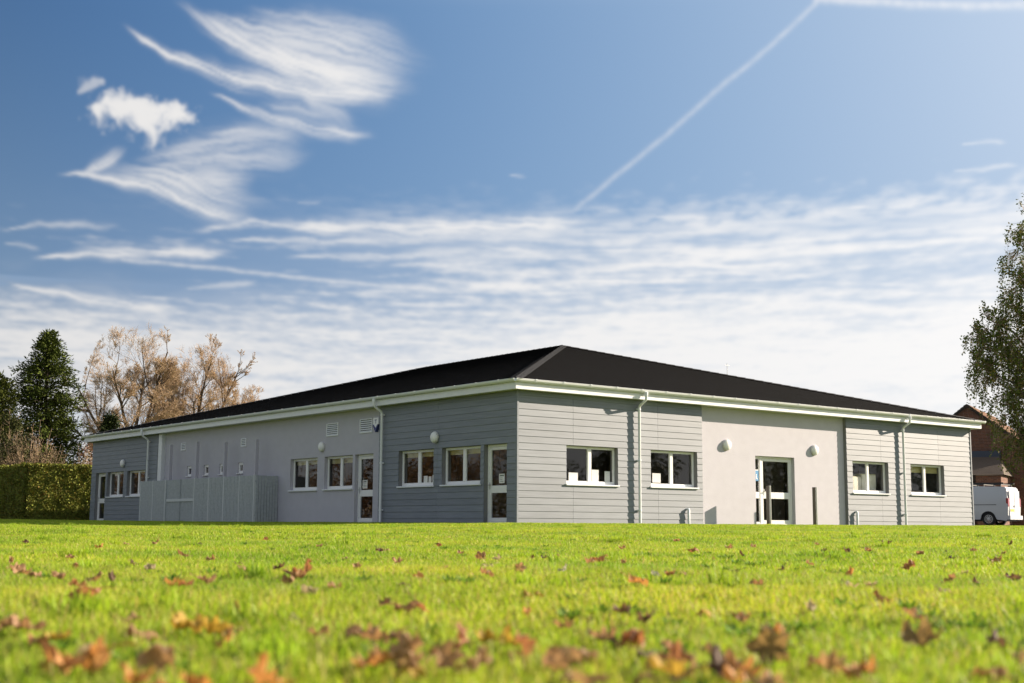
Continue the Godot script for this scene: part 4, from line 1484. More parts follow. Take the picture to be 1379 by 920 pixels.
# ------------------------------------------------------------------ weeping birch on the right
func make_birch() -> void:
	rng.seed = 77
	var y := FAR_Y
	var at := Vector3(24.75, y, -61.0)
	var root := base("weeping_birch", self, Transform3D(Basis(), at))
	tag(root, "weeping birch with trailing green and gold leaves beside the van", "tree")
	var trunk := Shape.new()
	trunk.tube([Vector3(0, -0.1, 0), Vector3(0.1, 4, 0), Vector3(-0.1, 9, 0.1), Vector3(0.05, 15.2, 0)], [0.26, 0.21, 0.13, 0.02], 10)
	var s := Shape.new()
	s.use_tint = true
	var thin := Shape.new()
	# lobes [x, y, z, radius, strands, hang]
	var lobes := [
		[-0.3, 14.3, 0.2, 1.0, 70, 1.0], [-0.9, 12.9, 0.5, 1.0, 90, 1.3], [0.4, 12.6, 0.4, 1.5, 120, 1.4], [-1.0, 11.2, 0.3, 0.9, 80, 1.4], [0.6, 10.6, 0.0, 1.7, 130, 1.6],
		[-2.4, 9.3, 0.3, 0.85, 90, 1.3], [-1.9, 8.0, -0.2, 1.1, 110, 1.5], [-2.75, 8.2, 0.5, 0.6, 60, 1.2], [-0.7, 9.0, 0.6, 1.1, 100, 1.8], [-0.8, 6.9, 0.4, 1.2, 110, 1.8], [0.9, 8.0, 0.2, 1.7, 120, 2.2],
		[-3.0, 7.6, 0.2, 0.55, 50, 1.2], [-2.6, 6.9, 0.3, 0.7, 60, 1.4], [-1.7, 5.2, 0.4, 0.8, 70, 1.5], [-1.5, 4.3, 0.3, 0.6, 60, 1.5], [-0.7, 3.7, 0.4, 0.7, 60, 1.4], [-3.1, 8.9, 0.2, 0.5, 40, 1.3], [-0.6, 4.6, 0.3, 0.9, 90, 1.3], [0.6, 4.2, 0.4, 1.0, 80, 1.2], [-0.3, 7.6, 0.8, 1.1, 110, 1.8], [-1.4, 9.9, 0.4, 0.8, 70, 1.4],
		[-1.6, 6.2, 0.1, 0.8, 60, 1.6], [-0.2, 5.6, 0.6, 0.9, 80, 2.4], [0.9, 5.4, -0.2, 1.4, 90, 2.4], [2.4, 9.5, 0.0, 2.0, 110, 2.2], [2.6, 12.0, 0.2, 1.4, 80, 1.6], [2.4, 6.4, 0.3, 1.8, 90, 2.4], [0.4, 9.6, -1.8, 1.6, 90, 2.0], [0.2, 12.0, -1.5, 1.2, 60, 1.6],
	]
	for l in lobes:
		var c := Vector3(l[0], l[1], l[2])
		var from := Vector3(0, maxf(2.5, l[1] - 1.9), 0)
		var mid := from.lerp(c, 0.55) + Vector3(0, 0.55, 0)
		trunk.tube([from, mid, c + Vector3(0, 0.2, 0)], [0.075, 0.05, 0.02], 6, false)
		for k in l[4]:
			var tuftc := c + Vector3(sin(k % 7 * 2.4), cos(k % 7 * 1.7), sin(k % 7 * 3.3)) * float(l[3]) * 0.75
			var p := tuftc + rand_dir() * pow(rng.randf(), 0.5) * float(l[3]) * 0.55
			var d := (p - c).normalized() * 0.5 + Vector3(0, 0.1, 0)
			var hang: float = l[5] * rng.randf_range(0.35, 1.25)
			thin.tube([c.lerp(p, 0.3), p], [0.012, 0.006], 3, false)
			var steps := int(hang / 0.075)
			var last := p
			var warm := rng.randf()
			for q in steps:
				d = (d * 0.86 + Vector3(0, -0.16, 0) + rand_dir() * 0.05)
				if d.length() > 1.0:
					d = d.normalized()
				last += d * 0.075
				if last.y < 1.7:
					break
				if rng.randf() < 0.45:
					continue
				for side in 2:
					var col := Color(0.115, 0.145, 0.028).lerp(Color(0.30, 0.22, 0.04), 0.75 if rng.randf() < 0.06 + 0.12 * warm else 0.0)
					leaf_at(s, last + rand_dir() * 0.09, rng.randf_range(0.08, 0.15), col, 0.45)
			thin.tube([p, p.lerp(last, 0.5) + d * 0.05, last], [0.006, 0.004, 0.002], 3, false)
	put("trunk", trunk, m("bark_birch"), root)
	var cr := put("crown", s, m("foliage"), root)
	put("branches", thin, m("twig"), cr)

# ------------------------------------------------------------------ brick house behind the van
func brick_wall(parent: Node3D, f: Transform3D, w: float, h: float, gable: float) -> void:
	# a mortar wall with courses of real bricks on its face (joined: too small to pick apart from here)
	var wall := Shape.new()
	var pts := [Vector3(0, 0, 0), Vector3(w, 0, 0), Vector3(w, h, 0)]
	if gable > 0.0:
		pts.append(Vector3(w / 2, h + gable, 0))
	pts.append(Vector3(0, h, 0))
	for k in range(1, pts.size() - 1):
		wall.tri(pts[0], pts[k], pts[k + 1])
	var back := Vector3(0, 0, -0.25)
	for k in pts.size():
		var p: Vector3 = pts[k]
		var q: Vector3 = pts[(k + 1) % pts.size()]
		wall.quad(p, p + back, q + back, q)
	var node := put("brick_wall", wall, m("mortar"), parent, f)
	var shapes := [Shape.new(), Shape.new(), Shape.new()]
	var rows := int((h + gable) / 0.085)
	for r in rows:
		var y := r * 0.085
		var x0 := 0.0
		var x1 := w
		if y + 0.04 > h:
			var t := (y + 0.08 - h) / maxf(gable, 0.01)
			if t >= 0.97:
				break
			x0 = w / 2 * t
			x1 = w - w / 2 * t
		var x := x0 - (0.125 if r % 2 else 0.0)
		while x < x1:
			var a := maxf(x, x0)
			var b := minf(x + 0.24, x1)
			if b - a > 0.05:
				var s: Shape = shapes[rng.randi() % 3]
				var pr := 0.012
				s.quad(Vector3(a, y, pr), Vector3(b, y, pr), Vector3(b, y + 0.073, pr), Vector3(a, y + 0.073, pr))
				s.quad(Vector3(a, y + 0.073, pr), Vector3(b, y + 0.073, pr), Vector3(b, y + 0.073, 0), Vector3(a, y + 0.073, 0))
				s.quad(Vector3(b, y, pr), Vector3(b, y, 0), Vector3(b, y + 0.073, 0), Vector3(b, y + 0.073, pr))
				s.quad(Vector3(a, y, 0), Vector3(a, y, pr), Vector3(a, y + 0.073, pr), Vector3(a, y + 0.073, 0))
			x += 0.25
	for k in 3:
		var o := put("bricks", shapes[k], m("brick_%d" % k), node)
		o.set_meta("kind", "stuff")

func tiled_slope(parent: Node3D, l: Vector3, r: Vector3, tr: Vector3, tl: Vector3, mt: Material) -> void:
	var s := Shape.new()
	var up := (r - l).cross(tl - l).normalized()
	var rows := int(l.distance_to(tl) / 0.22)
	for k in rows:
		var a := l.lerp(tl, float(k) / rows) + up * 0.03
		var b := r.lerp(tr, float(k) / rows) + up * 0.03
		var c := r.lerp(tr, float(k + 1) / rows)
		var d := l.lerp(tl, float(k + 1) / rows)
		s.quad(a, b, c, d)
		s.quad(a - up * 0.03, b - up * 0.03, b, a)
	put("roof_slope", s, mt, parent)

func make_house() -> void:
	rng.seed = 91
	var y := FAR_Y
	var turn := -0.5
	var root := base("brick_house", self, Transform3D(Basis(Vector3.UP, turn), Vector3(26.4, y, -76.0)))
	tag(root, "red brick house with a tiled gable roof beyond the van", "house")
	# local: the gable faces +z, centred on x = 0
	var hw := 3.3
	var eave := 4.35
	var gb := 2.55
	var deep := 10.0
	brick_wall(root, Transform3D(Basis(), Vector3(-hw, 0, 0)), 2 * hw, eave, gb)
	brick_wall(root, Transform3D(Basis(Vector3.UP, PI / 2), Vector3(hw, 0, 0.001)), deep, eave, 0.0)
	brick_wall(root, Transform3D(Basis(Vector3.UP, -PI / 2), Vector3(-hw, 0, -deep)), deep, eave, 0.0)
	brick_wall(root, Transform3D(Basis(Vector3.UP, PI), Vector3(hw, 0, -deep)), 2 * hw, eave, gb)
	var o := 0.25
	var lift := 0.10
	var rf := base("roof", root)
	var ridge_f := Vector3(0, eave + gb + lift, 0.12)
	var ridge_b := Vector3(0, eave + gb + lift, -deep - 0.12)
	var drop := gb / hw * o
	tiled_slope(rf, Vector3(hw + o, eave - drop + lift, 0.12), Vector3(hw + o, eave - drop + lift, -deep - 0.12), ridge_b, ridge_f, m("clay_tile"))
	tiled_slope(rf, Vector3(-hw - o, eave - drop + lift, -deep - 0.12), Vector3(-hw - o, eave - drop + lift, 0.12), ridge_f, ridge_b, m("clay_tile"))
	var ve := Shape.new()
	for sg in [-1.0, 1.0]:
		var a := Vector3(sg * (hw + o), eave - drop + lift, 0.13)
		var b := ridge_f + Vector3(0, 0, 0.01)
		var dn := Vector3(0, -0.2, 0)
		if sg > 0:
			ve.quad(a + dn, a, b, b + dn)
		else:
			ve.quad(a, a + dn, b + dn, b)
	put("bargeboard", ve, m("bark_dark"), rf)
	# single-storey wing in front of the gable
	var wing := base("brick_outbuilding", self, Transform3D(Basis(Vector3.UP, turn), Vector3(26.4, y, -76.0)))
	tag(wing, "low brick outbuilding with slate roof and dark opening behind the van", "outbuilding")
	var wx0 := -4.2
	var wx1 := 2.2
	var wz := 3.6
	var we := 2.75
	brick_wall(wing, Transform3D(Basis(), Vector3(wx0, 0, wz)), 0.7, we, 0.0)
	brick_wall(wing, Transform3D(Basis(), Vector3(wx1 - 1.3, 0, wz)), 1.3, we, 0.0)
	brick_wall(wing, Transform3D(Basis(Vector3.UP, PI / 2), Vector3(wx1, 0, wz)), wz - 0.02, we, 0.0)
	brick_wall(wing, Transform3D(Basis(Vector3.UP, -PI / 2), Vector3(wx0, 0, 0.02)), wz - 0.02, we, 0.0)
	var lin := Shape.new()
	lin.box(Vector3(wx0 + 0.7, we - 0.35, wz - 0.2), Vector3(wx1 - 1.3, we, wz - 0.02))
	put("lintel", lin, m("bark_dark"), wing)
	var wr := base("roof", wing)
	tiled_slope(wr, Vector3(wx0 - 0.2, we, wz + 0.25), Vector3(wx1 + 0.2, we, wz + 0.25), Vector3(wx1 - 0.5, we + 1.15, 0.35), Vector3(wx0 + 0.5, we + 1.15, 0.35), m("slate"))
	tiled_slope(wr, Vector3(wx1 + 0.2, we, wz + 0.25), Vector3(wx1 + 0.2, we, 0.03), Vector3(wx1 - 0.5, we + 1.15, 0.03), Vector3(wx1 - 0.5, we + 1.15, 0.35), m("slate"))
	tiled_slope(wr, Vector3(wx0 - 0.2, we, 0.03), Vector3(wx0 - 0.2, we, wz + 0.25), Vector3(wx0 + 0.5, we + 1.15, 0.35), Vector3(wx0 + 0.5, we + 1.15, 0.03), m("slate"))
	var fla := Shape.new()
	fla.box(Vector3(wx0 + 0.45, we + 1.1, 0.03), Vector3(wx1 - 0.45, we + 1.5, 0.38))
	put("lead_flashing", fla, m("lead"), wr)

# ------------------------------------------------------------------ van
func make_van() -> void:
	rng.seed = 97
	var y := FAR_Y + 0.008
	# local: x backwards (towards the rear doors), z to the side that faces the camera
	var rear := Vector3(25.35, y, -66.8)
	var turn := -0.68
	var root := base("parked_van", self, Transform3D(Basis(Vector3.UP, turn), rear))
	tag(root, "white panel van with black roof rack parked beyond the building", "van")
	var prof := [Vector2(0.0, 0.42), Vector2(0.03, 0.95), Vector2(0.0, 1.35), Vector2(-0.06, 1.84), Vector2(-0.14, 1.93), Vector2(-1.5, 1.97), Vector2(-3.1, 1.95), Vector2(-3.35, 1.90), Vector2(-4.05, 1.28), Vector2(-4.75, 1.05), Vector2(-4.98, 0.82), Vector2(-5.02, 0.40), Vector2(-4.92, 0.26)]
	var low := [Vector2(-4.62, 0.24)]
	for c in [-4.16, -0.98]:
		for k in 9:
			var a := PI - PI * k / 8.0
			low.append(Vector2(c + 0.40 * cos(a), 0.30 + 0.42 * sin(a)))
	low.append(Vector2(-0.05, 0.24))
	var poly := PackedVector2Array()
	for p in prof:
		poly.append(p)
	for p in low:
		poly.append(p)
	var wide := func(h: float) -> float: return 0.95 - 0.02 * clampf((0.7 - h) / 0.5, 0.0, 1.0) - 0.10 * pow(clampf((h - 1.0) / 0.95, 0.0, 1.0), 1.6)
	var s := Shape.new()
	# fine side skin: scan the profile in columns so that the tumblehome stays smooth
	var xs := []
	for k in 84:
		xs.append(-5.015 + 5.03 * k / 83.0)
	for k in xs.size() - 1:
		var sa := column(poly, xs[k] + 0.001)
		var sb := column(poly, xs[k + 1] - 0.001)
		if sa.is_empty() or sb.is_empty():
			continue
		for r in 12:
			var ya0 := lerpf(sa[0], sa[1], r / 12.0)
			var ya1 := lerpf(sa[0], sa[1], (r + 1) / 12.0)
			var yb0 := lerpf(sb[0], sb[1], r / 12.0)
			var yb1 := lerpf(sb[0], sb[1], (r + 1) / 12.0)
			for sg in [1.0, -1.0]:
				var p := [Vector3(xs[k], ya0, (wide.call(ya0)) * sg), Vector3(xs[k + 1], yb0, (wide.call(yb0)) * sg), Vector3(xs[k + 1], yb1, (wide.call(yb1)) * sg), Vector3(xs[k], ya1, (wide.call(ya1)) * sg)]
				if sg > 0:
					s.quad(p[0], p[1], p[2], p[3])
				else:
					s.quad(p[1], p[0], p[3], p[2])
	for k in prof.size() - 1:
		var a: Vector2 = prof[k]
		var b: Vector2 = prof[k + 1]
		var wa: float = wide.call(a.y)
		var wb: float = wide.call(b.y)
		s.quad(Vector3(a.x, a.y, wa), Vector3(a.x, a.y, -wa), Vector3(b.x, b.y, -wb), Vector3(b.x, b.y, wb))
	put("body", s, m("van_white"), root)
	var under := Shape.new()
	under.box(Vector3(-4.85, 0.22, -0.70), Vector3(-0.1, 0.75, 0.70))
	put("underbody", under, m("black_plastic"), root)
	for c in [-4.16, -0.98]:
		for sg in [1.0, -1.0]:
			var wh := base("wheel", root, Transform3D(Basis(Vector3.UP, 0.0 if sg > 0 else PI), Vector3(c, 0.325, 0.80 * sg)))
			var ty := Shape.new()
			ty.lathe_z([Vector2(0.20, -0.11), Vector2(0.30, -0.11), Vector2(0.325, -0.08), Vector2(0.325, 0.08), Vector2(0.30, 0.11), Vector2(0.215, 0.115), Vector2(0.21, 0.06)], 28)
			put("tyre", ty, m("rubber"), wh)
			var ri := Shape.new()
			ri.lathe_z([Vector2(0.212, 0.06), Vector2(0.21, 0.10), Vector2(0.19, 0.10), Vector2(0.185, 0.03)], 28)
			ri.lathe_z([Vector2(0.06, 0.05), Vector2(0.055, 0.105), Vector2(0.0, 0.11)], 14)
			for k in 10:
				var a := TAU * k / 10.0
				var d := Vector3(cos(a), sin(a), 0)
				var t := Vector3(-sin(a), cos(a), 0) * 0.018
				ri.quad(d * 0.05 - t + Vector3(0, 0, 0.095), d * 0.2 - t + Vector3(0, 0, 0.085), d * 0.2 + t + Vector3(0, 0, 0.085), d * 0.05 + t + Vector3(0, 0, 0.095))
			put("rim", ri, m("alloy"), wh)
	# seams and slider rail on the near side, panel swage
	var z := 0.952
	var sm := Shape.new()
	sm.box(Vector3(-1.95, 1.02, z - 0.02), Vector3(-0.55, 1.05, z + 0.004))
	put("slider_rail", sm, m("black_plastic"), root)
	for x in [-1.98, -3.15]:
		var q := Shape.new()
		for k in 8:
			var y0 := 0.32 + k * 0.19
			var y1 := y0 + 0.19
			q.quad(Vector3(x, y0, wide.call(y0) + 0.002), Vector3(x + 0.012, y0, wide.call(y0) + 0.002), Vector3(x + 0.012, y1, wide.call(y1) + 0.002), Vector3(x, y1, wide.call(y1) + 0.002))
		put("door_seam", q, m("dark_gap"), root)
	for sg in [1.0, -1.0]:
		var tl := Shape.new()
		tl.box(Vector3(-0.06, 0.95, 0.865 * sg - 0.075), Vector3(0.045, 1.36, 0.865 * sg + 0.082))
		put("tail_light", tl, m("red_lens"), root)
		var hl := Shape.new()
		hl.box(Vector3(-4.99, 0.80, 0.72 * sg - 0.16), Vector3(-4.72, 1.03, 0.72 * sg + 0.18))
		put("headlight", hl, m("headlight_lens"), root)
		var mi := Shape.new()
		mi.box(Vector3(-3.72, 1.12, 0.93 * sg - 0.02 + 0.1 * sg), Vector3(-3.60, 1.38, 0.93 * sg + 0.02 + 0.18 * sg))
		put("mirror", mi, m("black_plastic"), root)
		var dw := Shape.new()
		var pw := [Vector2(-3.85, 1.24), Vector2(-3.2, 1.24), Vector2(-3.2, 1.78), Vector2(-3.42, 1.76)]
		var pp := []
		for e in pw:
			pp.append(Vector3(e.x, e.y, (wide.call(e.y) + 0.004) * sg))
		if sg > 0:
			dw.quad(pp[0], pp[1], pp[2], pp[3])
		else:
			dw.quad(pp[1], pp[0], pp[3], pp[2])
		put("side_window", dw, m("van_glass"), root)
	var ws := Shape.new()
	ws.quad(Vector3(-4.06, 1.31, 0.80), Vector3(-4.06, 1.31, -0.80), Vector3(-3.40, 1.885, -0.74), Vector3(-3.40, 1.885, 0.74))
	put("windscreen", ws, m("van_glass"), root)
	# rear doors: two leaves with a gap, handle, plate, bumper
	for sg in [1.0, -1.0]:
		var d := Shape.new()
		d.bevel_box(Vector3(0.015, 0.50, -0.0), Vector3(0.76, 1.74, 0.02), 0.012)
		var leaf := put("rear_door", d, m("van_white"), root, Transform3D(Basis(Vector3.UP, PI / 2), Vector3(0.028, 0.0, 0.775 if sg > 0 else 0.0)))
		if sg > 0:
			var hd := Shape.new()
			hd.box(Vector3(0.60, 0.92, 0.02), Vector3(0.74, 1.0, 0.045))
			put("handle", hd, m("black_plastic"), leaf)
	var pl := Shape.new()
	pl.box(Vector3(0.052, 0.70, 0.14), Vector3(0.06, 0.82, 0.66))
	put("number_plate", pl, m("plate"), root)
	var bu := Shape.new()
	bu.box(Vector3(-0.12, 0.30, -0.93), Vector3(0.12, 0.50, 0.93))
	put("bumper", bu, m("van_white"), root)
	var bf := Shape.new()
	bf.box(Vector3(-5.08, 0.26, -0.88), Vector3(-4.9, 0.56, 0.88))
	put("bumper", bf, m("black_plastic"), root)
	var rk := base("roof_rack", root)
	for x in [-0.35, -1.2, -2.05, -2.9]:
		var b := Shape.new()
		b.box(Vector3(x - 0.03, 2.03, -0.80), Vector3(x + 0.03, 2.07, 0.80))
		for sg in [1.0, -1.0]:
			b.box(Vector3(x - 0.03, 1.90, 0.80 * sg - 0.03), Vector3(x + 0.03, 2.03, 0.80 * sg + 0.03))
		put("cross_bar", b, m("black_plastic"), rk)
	for sg in [1.0, -1.0]:
		var b := Shape.new()
		b.box(Vector3(-3.1, 2.071, 0.80 * sg - 0.02), Vector3(-0.2, 2.15, 0.80 * sg + 0.02))
		put("side_rail", b, m("black_plastic"), rk)

func column(poly: PackedVector2Array, x: float) -> Array:
	var ys := []
	for k in poly.size():
		var a := poly[k]
		var b := poly[(k + 1) % poly.size()]
		if (a.x <= x) != (b.x <= x):
			ys.append(a.y + (b.y - a.y) * (x - a.x) / (b.x - a.x))
	if ys.size() < 2:
		return []
	ys.sort()
	return [ys[0], ys[-1]]

# ------------------------------------------------------------------ lawn
func tuft(blades: int, radius: float, tall: float, wide: float, sd: int) -> ArrayMesh:
	rng.seed = sd
	var s := Shape.new()
	s.use_tint = true
	for k in blades:
		var a := rng.randf() * TAU
		var r := sqrt(rng.randf()) * radius
		var p := Vector3(cos(a) * r, -0.004, sin(a) * r)
		var yaw := rng.randf() * TAU
		var lean := absf(rng.randfn(0.0, 0.34))
		var h := tall * rng.randf_range(0.55, 1.15)
		var d := Vector3(cos(yaw) * sin(lean), cos(lean), sin(yaw) * sin(lean))
		var d2 := (d + Vector3(cos(yaw), -0.15, sin(yaw)) * rng.randf_range(0.1, 0.75)).normalized()
		var turn := rng.randf() * TAU
		var w := Vector3(cos(turn), 0, sin(turn)) * wide * rng.randf_range(0.7, 1.2)
		var mid := p + d * h * 0.55
		var tip := mid + d2 * h * 0.5
		var k1 := rng.randf_range(0.75, 1.25)
		var dry := rng.randf()
		var c := Color(0.27 * k1, 0.385 * k1, 0.027 * k1)
		if dry < 0.09:
			c = Color(0.40 * k1, 0.33 * k1, 0.11 * k1)
		elif dry < 0.35:
			c = Color(0.39 * k1, 0.455 * k1, 0.04 * k1)
		s.tint = c
		s.quad(p - w * 0.8, p + w * 0.8, mid + w, mid - w)
		s.tri(mid - w, mid + w, tip)
	return s.mesh()

func grass_patch(called: String, mesh: ArrayMesh, spots: Array, seedling: float, label := "bright green mown lawn grass in front of the building") -> void:
	var mm := MultiMesh.new()
	mm.transform_format = MultiMesh.TRANSFORM_3D
	mm.use_colors = true
	mm.mesh = mesh
	mm.instance_count = spots.size()
	var hue := FastNoiseLite.new()
	hue.seed = 14
	hue.frequency = 0.45
	hue.fractal_octaves = 3
	for k in spots.size():
		var q: Vector3 = spots[k]
		var sc := rng.randf_range(0.8, 1.15) * q.y
		var b := Basis(Vector3.UP, rng.randf() * TAU).scaled(Vector3(1, sc, 1))
		var g1 := hue.get_noise_2d(q.x, q.z)
		var g2 := hue.get_noise_2d(q.x * 5.0 + 70.0, q.z * 5.0) * 0.6 + rng.randfn(0.0, 0.10)
		var lum := clampf(1.0 + 0.22 * g1 + 0.24 * g2, 0.55, 1.4)
		mm.set_instance_color(k, Color(lum * (1.0 + 0.22 * g1), lum, lum * 1.0))
		mm.set_instance_transform(k, Transform3D(b, Vector3(q.x, ground_y(q.x, q.z), q.z)))
	var o := MultiMeshInstance3D.new()
	o.name = numbered(called)
	o.multimesh = mm
	o.material_override = m("grass")
	tag(o, label, "grass", "", "stuff")
	add_child(o, true)

func make_grass() -> void:
	var inv := building.transform.affine_inverse()
	var patch := FastNoiseLite.new()
	patch.seed = 5
	patch.frequency = 0.35
	patch.fractal_octaves = 3
	# bands: near edge, far edge, tufts per square metre, blades, radius, height, blade width
	var bands := [[0.9, 7.0, 420, 26, 0.055, 0.050, 0.0022], [7.0, 15.0, 210, 30, 0.075, 0.050, 0.0030], [15.0, 30.0, 85, 40, 0.115, 0.052, 0.0045], [30.0, 64.0, 36, 46, 0.17, 0.056, 0.007]]
	var kind := 0
	for b in bands:
		rng.seed = 500 + kind
		var sets := [[], [], []]
		var z: float = b[0]
		var x_half := 0.46 * float(b[1]) + 1.6
		var area: float = 2.0 * x_half * (float(b[1]) - float(b[0]))
		var n := int(area * float(b[2]))
		for k in n:
			var zz := rng.randf_range(b[0], b[1])
			var half := 0.46 * zz + 1.6
			var x := rng.randf_range(-x_half, x_half)
			if absf(x) > half:
				continue
			var p := Vector3(x, 0, -zz)
			if zz > 29.0:
				var l := inv * p
				if l.x > -0.02 and l.z < 0.02 and l.x < SHORT_SIDE + 0.2 and l.z > -LONG_SIDE - 0.2:
					continue
				if zz > 52.0 and x > 17.0:
					continue
				if l.x > 0.0 and l.z < 0.0:
					continue
			var v := patch.get_noise_2d(x, zz)
			p.y = 1.0 + 0.35 * v
			sets[rng.randi() % 3].append(p)
		for j in 3:
			grass_patch("lawn_grass", tuft(b[3], b[4], b[5], b[6], 900 + kind * 10 + j), sets[j], 0)
		kind += 1
	# coarser tufts standing above the mown grass, and broad-leaved weeds between
	rng.seed = 640
	var coarse := []
	var weeds := []
	for k in 420:
		var zz := 2.0 + 30.0 * pow(rng.randf(), 0.8)
		var x := rng.randf_range(-1.0, 1.0) * (0.46 * zz + 1.0)
		if patch.get_noise_2d(x * 2.0 + 50.0, zz * 2.0) < -0.05:
			continue
		for j in rng.randi_range(2, 6):
			coarse.append(Vector3(x + rng.randfn(0.0, 0.07), rng.randf_range(0.8, 1.5), -zz + rng.randfn(0.0, 0.07)))
	for k in 900:
		var zz := 1.5 + 18.0 * rng.randf()
		var x := rng.randf_range(-1.0, 1.0) * (0.46 * zz + 1.0)
		weeds.append(Vector3(x, rng.randf_range(0.8, 1.3), -zz))
	grass_patch("coarse_tufts", tuft(34, 0.05, 0.075, 0.0032, 960), coarse, 0, "longer coarse grass tufts scattered over the lawn")
	grass_patch("lawn_weeds", weed_rosette(), weeds, 0, "broad leaved weeds growing flat among the lawn grass")

func weed_rosette() -> ArrayMesh:
	rng.seed = 971
	var s := Shape.new()
	s.use_tint = true
	for k in 14:
		var a := TAU * k / 14.0 + rng.randf() * 0.5
		var d := Vector3(cos(a), rng.randf_range(0.35, 1.1), sin(a)).normalized()
		var kk := rng.randf_range(0.8, 1.2)
		s.tint = Color(0.13 * kk, 0.23 * kk, 0.03 * kk)
		var w := Vector3(-sin(a), 0.1, cos(a))
		s.leaf(Vector3(0, 0.008, 0), d, w, rng.randf_range(0.035, 0.065), 0.011)
	return s.mesh()

# ------------------------------------------------------------------ fallen leaves
# outline of a lobed leaf in its own plane, then curled and crumpled
func leaf_mesh(sd: int, curl: float, fold: float, lobed: bool) -> ArrayMesh:
	rng.seed = sd
	var s := Shape.new()
	var rim := []
	var n := 34
	var lob := rng.randf_range(0.10, 0.24)
	var long := rng.randf_range(0.75, 1.0)
	for k in n:
		var a := TAU * k / n
		var r: float
		if lobed:
			r = 0.48 - lob + lob * pow(absf(cos(a * 2.5)), 1.4) * (1.0 if absf(a - PI) > 0.6 else 0.55) + 0.02 * sin(a * 15.0)
		else:
			r = 0.24 + 0.26 * pow(absf(cos(a * 0.5)), 3.0) + 0.02 * sin(a * 12.0) + 0.12 * pow(absf(cos(a)), 6.0)
		rim.append(Vector2(cos(a) * r, sin(a) * r * (long if lobed else 0.62 * long)) * rng.randf_range(0.94, 1.06))
	var ph := rng.randf() * TAU
	var crumple := FastNoiseLite.new()
	crumple.seed = sd
	crumple.frequency = 2.6
	var shape_it := func(q: Vector2) -> Vector3:
		var h := curl * (q.x * q.x * 1.1 + q.y * q.y * 1.5) * 1.3 + fold * absf(q.y) + 0.16 * sin(q.x * 9.0 + ph) * absf(q.y) + 0.05 * sin(q.y * 13.0 + ph * 1.7) + 0.04 * sin(q.x * 14.0 + q.y * 7.0 + ph) + crumple.get_noise_2d(q.x, q.y) * 0.30 * minf(q.length() * 4.0, 1.0)
		var x := q.x * (1.0 - 0.55 * absf(curl) * q.x * q.x)
		var y := q.y * (1.0 - 0.8 * absf(curl) * absf(q.y))
		return Vector3(x, h, y)
	var rings := 3
	for k in n:
		var l := (k + 1) % n
		for r in rings:
			var t0 := float(r) / rings
			var t1 := float(r + 1) / rings
			var a: Vector3 = shape_it.call(rim[k] * t0)
			var b: Vector3 = shape_it.call(rim[l] * t0)
			var c: Vector3 = shape_it.call(rim[l] * t1)
			var d: Vector3 = shape_it.call(rim[k] * t1)
			if r > 0:
				s.tri(a, b, c)
			s.tri(a, c, d)
	# midrib and stalk
	var e0: Vector3 = shape_it.call(Vector2(-0.25, 0))
	s.tube([shape_it.call(Vector2(0.2, 0)) + Vector3(0, 0.006, 0), Vector3(0, 0.006, 0), e0 + Vector3(0, 0.006, 0), e0 + Vector3(-0.28, 0.09, 0.05), e0 + Vector3(-0.42, 0.10, 0.12)], [0.006, 0.010, 0.014, 0.013, 0.015], 4, false)
	return s.mesh()

